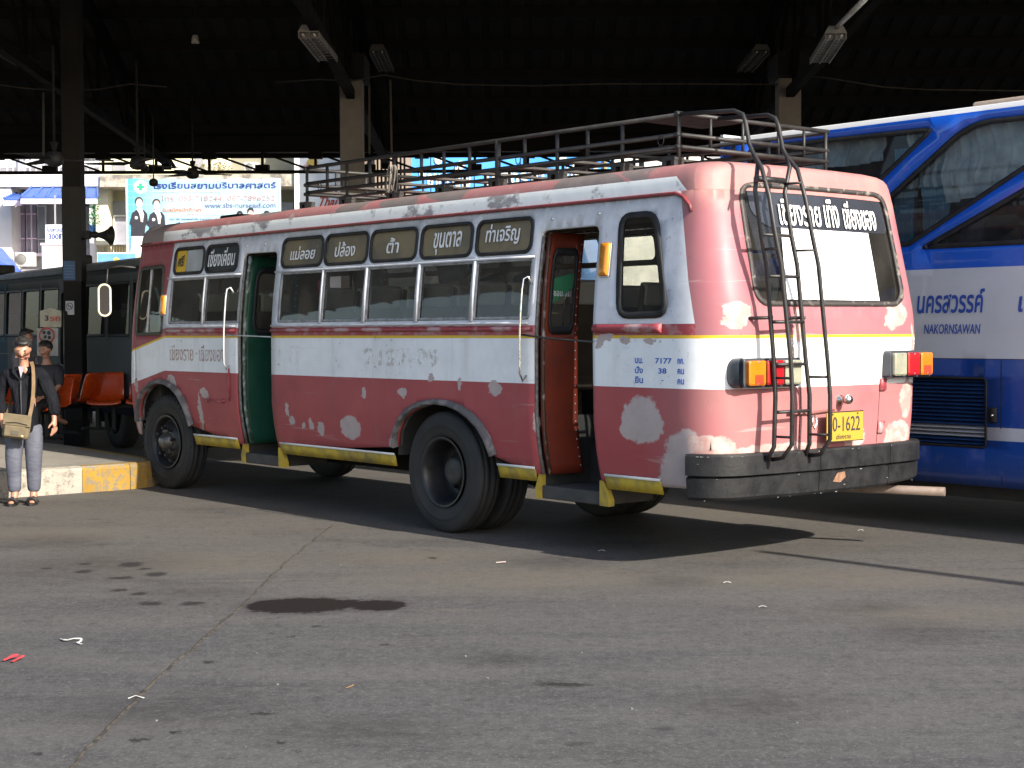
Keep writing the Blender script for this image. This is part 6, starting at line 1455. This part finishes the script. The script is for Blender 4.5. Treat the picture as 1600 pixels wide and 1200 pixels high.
def hand(J, E_, wrist, tag_, d, side, palm, curl=.35, s=1.0, thumb_dir=None):
    """palm and five fingers: d = pointing direction, side = towards the thumb, palm = palm normal"""
    w_ = Vector(J[wrist][:3]); d, side, palm = Vector(d).normalized(), Vector(side).normalized(), Vector(palm).normalized()
    p = w_ + d * .045 * s; J[tag_ + 'p'] = (*p, .026 * s, .018 * s); E_.append((wrist, tag_ + 'p'))
    for k, (o_, L) in enumerate(((.026, .070), (.009, .080), (-.009, .074), (-.025, .058))):
        b = w_ + d * .085 * s + side * o_ * s; n0 = f'{tag_}f{k}a'; J[n0] = (*b, .010 * s); E_.append((tag_ + 'p', n0))
        prev = n0; q = b; dd = d
        for m_ in (1, 2):
            cz = curl * (1 + .25 * k); dd = (dd + palm * math.tan(cz * .9)).normalized(); q = q + dd * L * .5 * s; n1 = f'{tag_}f{k}{m_}'; J[n1] = (*q, (.0085 if m_ == 1 else .0068) * s); E_.append((prev, n1)); prev = n1
    b = w_ + d * .030 * s + side * .032 * s; J[tag_ + 't0'] = (*b, .012 * s); E_.append((tag_ + 'p', tag_ + 't0'))
    q = b + (d * .7 + side * .6 + palm * .3).normalized() * .035 * s; J[tag_ + 't1'] = (*q, .010 * s); E_.append((tag_ + 't0', tag_ + 't1'))
    q = q + (d * .9 + side * .1 + palm * .4).normalized() * .028 * s; J[tag_ + 't2'] = (*q, .008 * s); E_.append((tag_ + 't1', tag_ + 't2'))
def ellipsoid(mb, c, r, rot=None, n=12, m_=16, smooth=True, jit=0, lo=-90, hi=90):
    c = Vector(c); vs = []
    for i in range(n + 1):
        a = R(lo + (hi - lo) * i / n)
        for j in range(m_):
            b = 2 * math.pi * j / m_; p = Vector((math.cos(a) * math.cos(b), math.cos(a) * math.sin(b), math.sin(a)))
            k = 1 + jit * noise.noise(p * 3.1 + c); p = Vector((p.x * r[0] * k, p.y * r[1] * k, p.z * r[2] * k))
            if rot is not None: p = rot @ p
            vs.append(c + p)
    mb.add(vs, [(i * m_ + j, i * m_ + (j + 1) % m_, (i + 1) * m_ + (j + 1) % m_, (i + 1) * m_ + j) for i in range(n) for j in range(m_)] + [tuple(range(m_))[::-1], tuple(n * m_ + j for j in range(m_))], smooth)
    return mb
def head_bits(parent, hc, tilt, turn=0.0, s=1.0, hair_mat=hair_m):
    """eyes, brows, mouth, ears and hair on a head centred at hc, facing -y, tilted down by tilt"""
    Rm = Matrix.Rotation(turn, 3, 'Z') @ Matrix.Rotation(tilt, 3, 'X')
    def L(x, y, z): return Vector(hc) + Rm @ Vector((x * s, y * s, z * s))
    dk = pm('eye_dark', (.02, .015, .015), None, 9, .3); lipm = pm('lip', (.36, .12, .10), None, 9, .5)
    for sx in (-1, 1):
        ellipsoid(MB(), L(sx * .030, -.078, .006), (.010 * s, .009 * s, .0028 * s), Rm, 6, 10).build('eye', dk, parent)
        ellipsoid(MB(), L(sx * .031, -.078, .030), (.014 * s, .008 * s, .0020 * s), Rm, 6, 10).build('eyebrow', hair_mat, parent)
    ellipsoid(MB(), L(0, -.078, -.052), (.021 * s, .012 * s, .005 * s), Rm, 6, 10).build('mouth', lipm, parent)
    mb = MB(); ellipsoid(mb, L(0, .036, .042), (.084 * s, .080 * s, .080 * s), Rm, 16, 22, jit=.06); ellipsoid(mb, L(.008, -.030, .094), (.062 * s, .044 * s, .022 * s), Rm, 8, 14, jit=.25)
    for k in range(90):
        rr_ = random.Random(k * 3 + 1); a = rr_.uniform(0, 6.28); e = rr_.uniform(-.1, 1.4); p = Vector((math.cos(a) * math.cos(e) * .080, .018 + math.sin(a) * math.cos(e) * .095, .042 + math.sin(e) * .080))
        q = Vector((math.cos(a) * math.cos(e), math.sin(a) * math.cos(e), math.sin(e) * .6)).normalized()
        t_ = Vector((-math.sin(a), math.cos(a), -.4)).normalized(); u_ = q
        if p.y < -.015 and p.z < .100: continue
        A = L(*(p + t_ * .010)); B_ = L(*(p - t_ * .010)); C_ = L(*(p + u_ * .016 + t_ * rr_.uniform(-.03, .03) + Vector((0, -.012, 0)))); mb.add([A, B_, C_], [(0, 1, 2)])
    mb.build('hair', hair_mat, parent, fix=False)
def skull(J, E_, hc, tilt, turn, neck, s=1.0):
    Rm = Matrix.Rotation(turn, 3, 'Z') @ Matrix.Rotation(tilt, 3, 'X')
    def L(x, y, z): return tuple(Vector(hc) + Rm @ Vector((x * s, y * s, z * s)))
    J['hb'] = (*L(0, .02, -.055), .058 * s, .062 * s); J['hm'] = (*L(0, -.002, .0), .088 * s, .096 * s); J['ht'] = (*L(0, .012, .052), .072 * s, .080 * s); J['hx'] = (*L(0, .014, .082), .040 * s, .046 * s)
    J['jaw'] = (*L(0, -.045, -.072), .034 * s, .030 * s); J['no'] = (*L(0, -.088, -.012), .012 * s); J['no2'] = (*L(0, -.104, -.022), .010 * s)
    J['el'] = (*L(-.080, .012, -.004), .012 * s, .014 * s); J['er'] = (*L(.080, .012, -.004), .012 * s, .014 * s)
    E_ += [(neck, 'hb'), ('hb', 'hm'), ('hm', 'ht'), ('ht', 'hx'), ('hb', 'jaw'), ('hm', 'no'), ('no', 'no2'), ('hm', 'el'), ('hm', 'er')]

# ---- the person walking off the platform kerb
fp = ground(39, 788); man = thing('person', 'person in black jacket and grey trousers looking down beside the kerb with a khaki bag', 'person', (fp.x, fp.y, 0), R(4))
J = {'pel': (0.01, .02, .84, .09, .08), 'sp': (0.01, .02, 1.0, .11, .09), 'ch': (.005, .02, 1.16, .125, .095), 'nk0': (.005, .015, 1.32, .06), 'nk': (.01, -.01, 1.385, .048)}
E_ = chain('pel', 'sp', 'ch', 'nk0', 'nk')
HC = (.012, -.055, 1.492); TL = R(24); TN = R(8)
skull(J, E_, HC, TL, TN, 'nk')
J.update({'shl': (.165, .02, 1.275, .05), 'ebl': (.255, .03, 1.02, .04), 'wrl': (.30, -.03, .815, .026), 'shr': (-.16, .02, 1.275, .05), 'ebr': (-.24, .04, 1.04, .04), 'wrr': (-.185, -.10, .83, .026)})
E_ += chain('ch', 'shl', 'ebl', 'wrl') + chain('ch', 'shr', 'ebr', 'wrr')
hand(J, E_, 'wrl', 'L', (.05, -.25, -1), (-.6, -.75, 0), (-.75, .35, 0), .30); hand(J, E_, 'wrr', 'Rr', (.2, -.2, -1), (.45, -.85, 0), (.8, .3, 0), .5)
J.update({'hl': (.075, .02, .80, .070), 'kl': (.085, -.005, .45, .056), 'al': (.080, .03, .085, .036), 'hr': (-.068, .02, .80, .070), 'kr': (-.085, -.04, .45, .056), 'ar': (-.085, -.02, .085, .036),
          'hel': (.080, .05, .045, .034), 'bal': (.085, -.06, .034, .036, .024), 'tol': (.09, -.115, .028, .028, .016), 'her': (-.085, .0, .045, .034), 'bar': (-.095, -.11, .034, .036, .024), 'tor': (-.10, -.165, .028, .028, .016)})
E_ += chain('pel', 'hl', 'kl', 'al', 'hel') + chain('pel', 'hr', 'kr', 'ar', 'her') + [('al', 'bal'), ('bal', 'tol'), ('ar', 'bar'), ('bar', 'tor')]
grow_body('body', J, E_, skin_m, man, 1, 'pel')
head_bits(man, HC, TL, TN)
jk = M('jacket_black', 1.0, spec=.06); n_ = jk.noise(5, 4); x, y, z = jk.xyz(); jk.base(jk.mix(n_.ramp(.35, .7), (.007, .0075, .010), (.014, .0145, .018))); jk.bump(jk.noise(11, 4, stretch=(1, 1, .45), dist=.8) + jk.noise(30, 2) * .1, 1.0, .05); jk = jk.mat
JJ = {'pz': (.01, .02, .655, .185, .145), 'pe': (.01, .02, .80, .170, .13), 'w': (.01, .02, .93, .160, .12), 'c1': (.005, .02, 1.10, .165, .118), 'c2': (.005, .025, 1.24, .145, .105), 'c3': (.005, .025, 1.33, .075, .07),
      's1': (.155, .025, 1.285, .072), 'a1': (.215, .03, 1.15, .075), 'e1': (.265, .035, 1.02, .066), 'f1': (.29, .005, .93, .062), 'g1': (.302, -.025, .845, .052),
      's2': (-.15, .025, 1.285, .072), 'a2': (-.205, .035, 1.16, .075), 'e2': (-.245, .045, 1.03, .066), 'f2': (-.22, -.02, .94, .06), 'g2': (-.192, -.085, .865, .052)}
grow_body('jacket', JJ, chain('pz', 'pe', 'w', 'c1', 'c2', 'c3') + chain('c2', 's1', 'a1', 'e1', 'f1', 'g1') + chain('c2', 's2', 'a2', 'e2', 'f2', 'g2'), jk, man, 2, 'c1')
cl_ = MB()
for sx in (-1, 1): cl_.add([(.005 + sx * .012, -.098, 1.20), (.005 + sx * .085, -.06, 1.345), (.005 + sx * .095, .0, 1.37), (.005 + sx * .10, -.035, 1.30), (.005 + sx * .075, -.105, 1.27)], [(0, 4, 3, 2, 1)])
o = cl_.build('collar', jk, man, fix=False); sm = o.modifiers.new('solid', 'SOLIDIFY'); sm.thickness = .01
MB().add([(-.022, -.092, 1.335), (.032, -.092, 1.335), (.006, -.118, 1.225)], [(0, 1, 2)]).build('shirt_front', pm('shirt_white', (.30, .27, .31), None, 9, .8), man, fix=False)
MB().tube([(.006, -.119, 1.20), (.006, -.128, 1.08), (.008, -.13, .95), (.01, -.13, .75)], .005, 5).build('zip', pm('zip_m', (.05, .05, .055), None, 9, .5), man)
tr = M('trousers_grey', .8); tr.base(tr.mix(tr.noise(6, 4).ramp(.35, .7), (.085, .09, .118), (.058, .062, .085))); tr.bump(tr.noise(5, 3, stretch=(1, 1, 2.0), dist=.4), .8, .025); tr = tr.mat
TJ = {'p0': (.005, .02, .84, .125, .105), 'hl': (.082, .02, .72, .104, .104), 'tl': (.089, .01, .58, .096), 'kl': (.092, -.01, .44, .084), 'cl': (.086, .015, .26, .074), 'al': (.082, .025, .11, .064),
      'hr': (-.078, .015, .72, .104, .104), 'tr': (-.088, -.01, .58, .096), 'kr': (-.094, -.04, .44, .084), 'cr': (-.092, -.025, .26, .074), 'ar': (-.09, -.02, .11, .064)}
grow_body('trousers', TJ, chain('p0', 'hl', 'tl', 'kl', 'cl', 'al') + chain('p0', 'hr', 'tr', 'kr', 'cr', 'ar'), tr, man, 2, 'p0')
for nm, cx, cy in (('l', .085, -.035), ('r', -.092, -.085)):
    so_ = [(cx + .047 * math.cos(a) * (1.05 if math.sin(a) < 0 else .85), cy + .135 * math.sin(a)) for a in np.linspace(0, 2 * math.pi, 21)[:-1]]
    sd = MB().prism(so_, .002, .024, (0, 0, 0), (1, 0, 0), (0, 1, 0), (0, 0, 1)).build('sandal', gasket, man)
    for yy in (cy - .055, cy + .01): MB().tube([(cx - .048, yy, .02), (cx - .035, yy - .005, .058), (cx, yy - .008, .072), (cx + .035, yy - .005, .058), (cx + .048, yy, .02)], [.014] * 5, 6).build('strap', gasket, sd)
# bag and strap
bagm = M('bag_khaki', .9); bagm.base(bagm.mix(bagm.noise(10, 4).ramp(.35, .7), (.14, .11, .065), (.10, .078, .045))); bagm.bump(bagm.noise(60, 2), .4, .004); bagm = bagm.mat
bag = thing('shoulder_bag', 'khaki canvas shoulder bag hanging at the waist of the person in black', 'bag', man.matrix_world.translation if False else (fp.x, fp.y, 0), R(4))
Bm = Matrix.Translation((-.015, -.215, .775)) @ Matrix.Rotation(R(8), 4, 'Y') @ Matrix.Rotation(R(8), 4, 'Z')
def bb(x0, y0, z0, x1, y1, z1, name, mt, bev, par=None): return MB().box(x0, y0, z0, x1, y1, z1, Bm).build(name, mt, par or bag, bev)
bb(-.125, -.035, -.125, .125, .055, .10, 'pouch', bagm, .03); bb(-.128, -.05, .0, .128, -.034, .112, 'flap', bagm, .02); bb(-.105, -.058, -.105, .085, -.036, .0, 'front_pocket', bagm, .014)
bb(-.04, -.064, -.085, .03, -.0585, -.045, 'patch_label', pm('bag_patch', (.08, .07, .05), None, 9, .8), .002); MB().lathe([(0, .012), (.004, .01), (.005, 0)], Bm @ Vector((.065, -.06, -.09)), (0, -1, 0), 10).build('badge', pm('badge_c', (.7, .55, .2), None, 9, .4), bag)
MB().tube([Bm @ Vector((-.10, -.054, .02)), Bm @ Vector((0, -.057, .035)), Bm @ Vector((.10, -.054, .02))], .004, 5).build('pocket_zip', gasket, bag)
vs = []; sp_pts = [(.10, -.19, .86), (.115, -.165, .95), (.125, -.15, 1.05), (.13, -.145, 1.15), (.125, -.12, 1.25), (.11, -.075, 1.335), (.08, .0, 1.375), (.0, .10, 1.33), (-.10, .14, 1.15), (-.16, .10, .95), (-.15, -.1, .85)]
mb = MB()
for a, b in zip(sp_pts[:-1], sp_pts[1:]): 
    a, b = Vector(a), Vector(b); t_ = (b - a); nrm = Vector((a.x + b.x, (a.y + b.y) - .05, 0)) if a.z < 1.3 else Vector((0, -.3, 1)); mb.bar(a - t_ * .04, b + t_ * .04, .036, .004, nrm)
mb.build('strap', pm('strap_tan', (.16, .10, .05), (.12, .08, .04), 20, .8), bag)
# ---- two people sitting in the shade behind
def sitter(loc, rz, label, shirt, s=1.0, look=0.0):
    t = thing('person', label, 'person', loc, rz)
    J = {'pel': (0, 0, .50, .12, .11), 'sp': (0, .02, .68, .11, .09), 'ch': (0, .01, .86, .13, .10), 'nk0': (0, .0, 1.02, .06), 'nk': (0, -.02, 1.08, .05)}; E_ = chain('pel', 'sp', 'ch', 'nk0', 'nk')
    hc = (0, -.04, 1.185); skull(J, E_, hc, R(12), look, 'nk')
    for sx, n_ in ((1, 'l'), (-1, 'r')):
        J.update({'sh' + n_: (sx * .17, 0, .97, .05), 'eb' + n_: (sx * .22, -.05, .73, .04), 'wr' + n_: (sx * .14, -.26, .60, .027), 'hp' + n_: (sx * .09, -.05, .50, .085), 'kn' + n_: (sx * .12, -.42, .48, .06), 'an' + n_: (sx * .12, -.44, .09, .04), 'to' + n_: (sx * .13, -.58, .04, .03)})
        E_ += chain('ch', 'sh' + n_, 'eb' + n_, 'wr' + n_) + chain('pel', 'hp' + n_, 'kn' + n_, 'an' + n_, 'to' + n_); hand(J, E_, 'wr' + n_, 'H' + n_, (-sx * .3, -1, -.2), (-sx * .9, .1, .3), (0, -.2, -1), .3)
    grow_body('body', J, E_, skin_m, t, 1, 'pel'); head_bits(t, hc, R(12), look)
    JJ = {'b': (0, .01, .52, .155, .13), 'w': (0, .02, .68, .145, .12), 'c': (0, .01, .88, .16, .12), 'n': (0, .0, 1.0, .08, .075)}; EE = chain('b', 'w', 'c', 'n')
    for sx, n_ in ((1, 'l'), (-1, 'r')): JJ.update({'s' + n_: (sx * .165, 0, .965, .080), 'm' + n_: (sx * .205, -.03, .82, .062), 'e' + n_: (sx * .222, -.06, .72, .056)}); EE += chain('c', 's' + n_, 'm' + n_, 'e' + n_)
    grow_body('shirt', JJ, EE, shirt, t, 1, 'c')
    TJ = {'p': (0, 0, .50, .13, .12)}; EE = []
    for sx, n_ in ((1, 'l'), (-1, 'r')): TJ.update({'h' + n_: (sx * .09, -.08, .50, .10), 'k' + n_: (sx * .12, -.41, .49, .075), 'a' + n_: (sx * .12, -.44, .14, .055)}); EE += chain('p', 'h' + n_, 'k' + n_, 'a' + n_)
    grow_body('trousers', TJ, EE, gasket, t, 1, 'p')
    return t
a = at(38, 560, 21.0); sitter((a.x, 21.0, PZ + .14), R(70), 'person in a pale shirt sitting in deep shade behind the person in black', pm('shirt_pale', (.14, .13, .14), (.10, .09, .11), 5, .8))
a = at(74, 570, 20.0); sitter((a.x, 20.0, PZ - .02), R(-20), 'person in dark clothes sitting in deep shade just right of the person in black', pm('shirt_dark', (.025, .022, .03), None, 5, .8))
for (u, Y, rz_, lb) in ((38, 21.0, R(70), 'orange waiting seat under the pale shirted person in the shade'), (74, 20.0, R(-20), 'orange waiting seat under the dark dressed person in the shade')):
    a = at(u, 565, Y); bench('waiting_bench', lb, (a.x, Y + .0, PZ), rz_, 1)
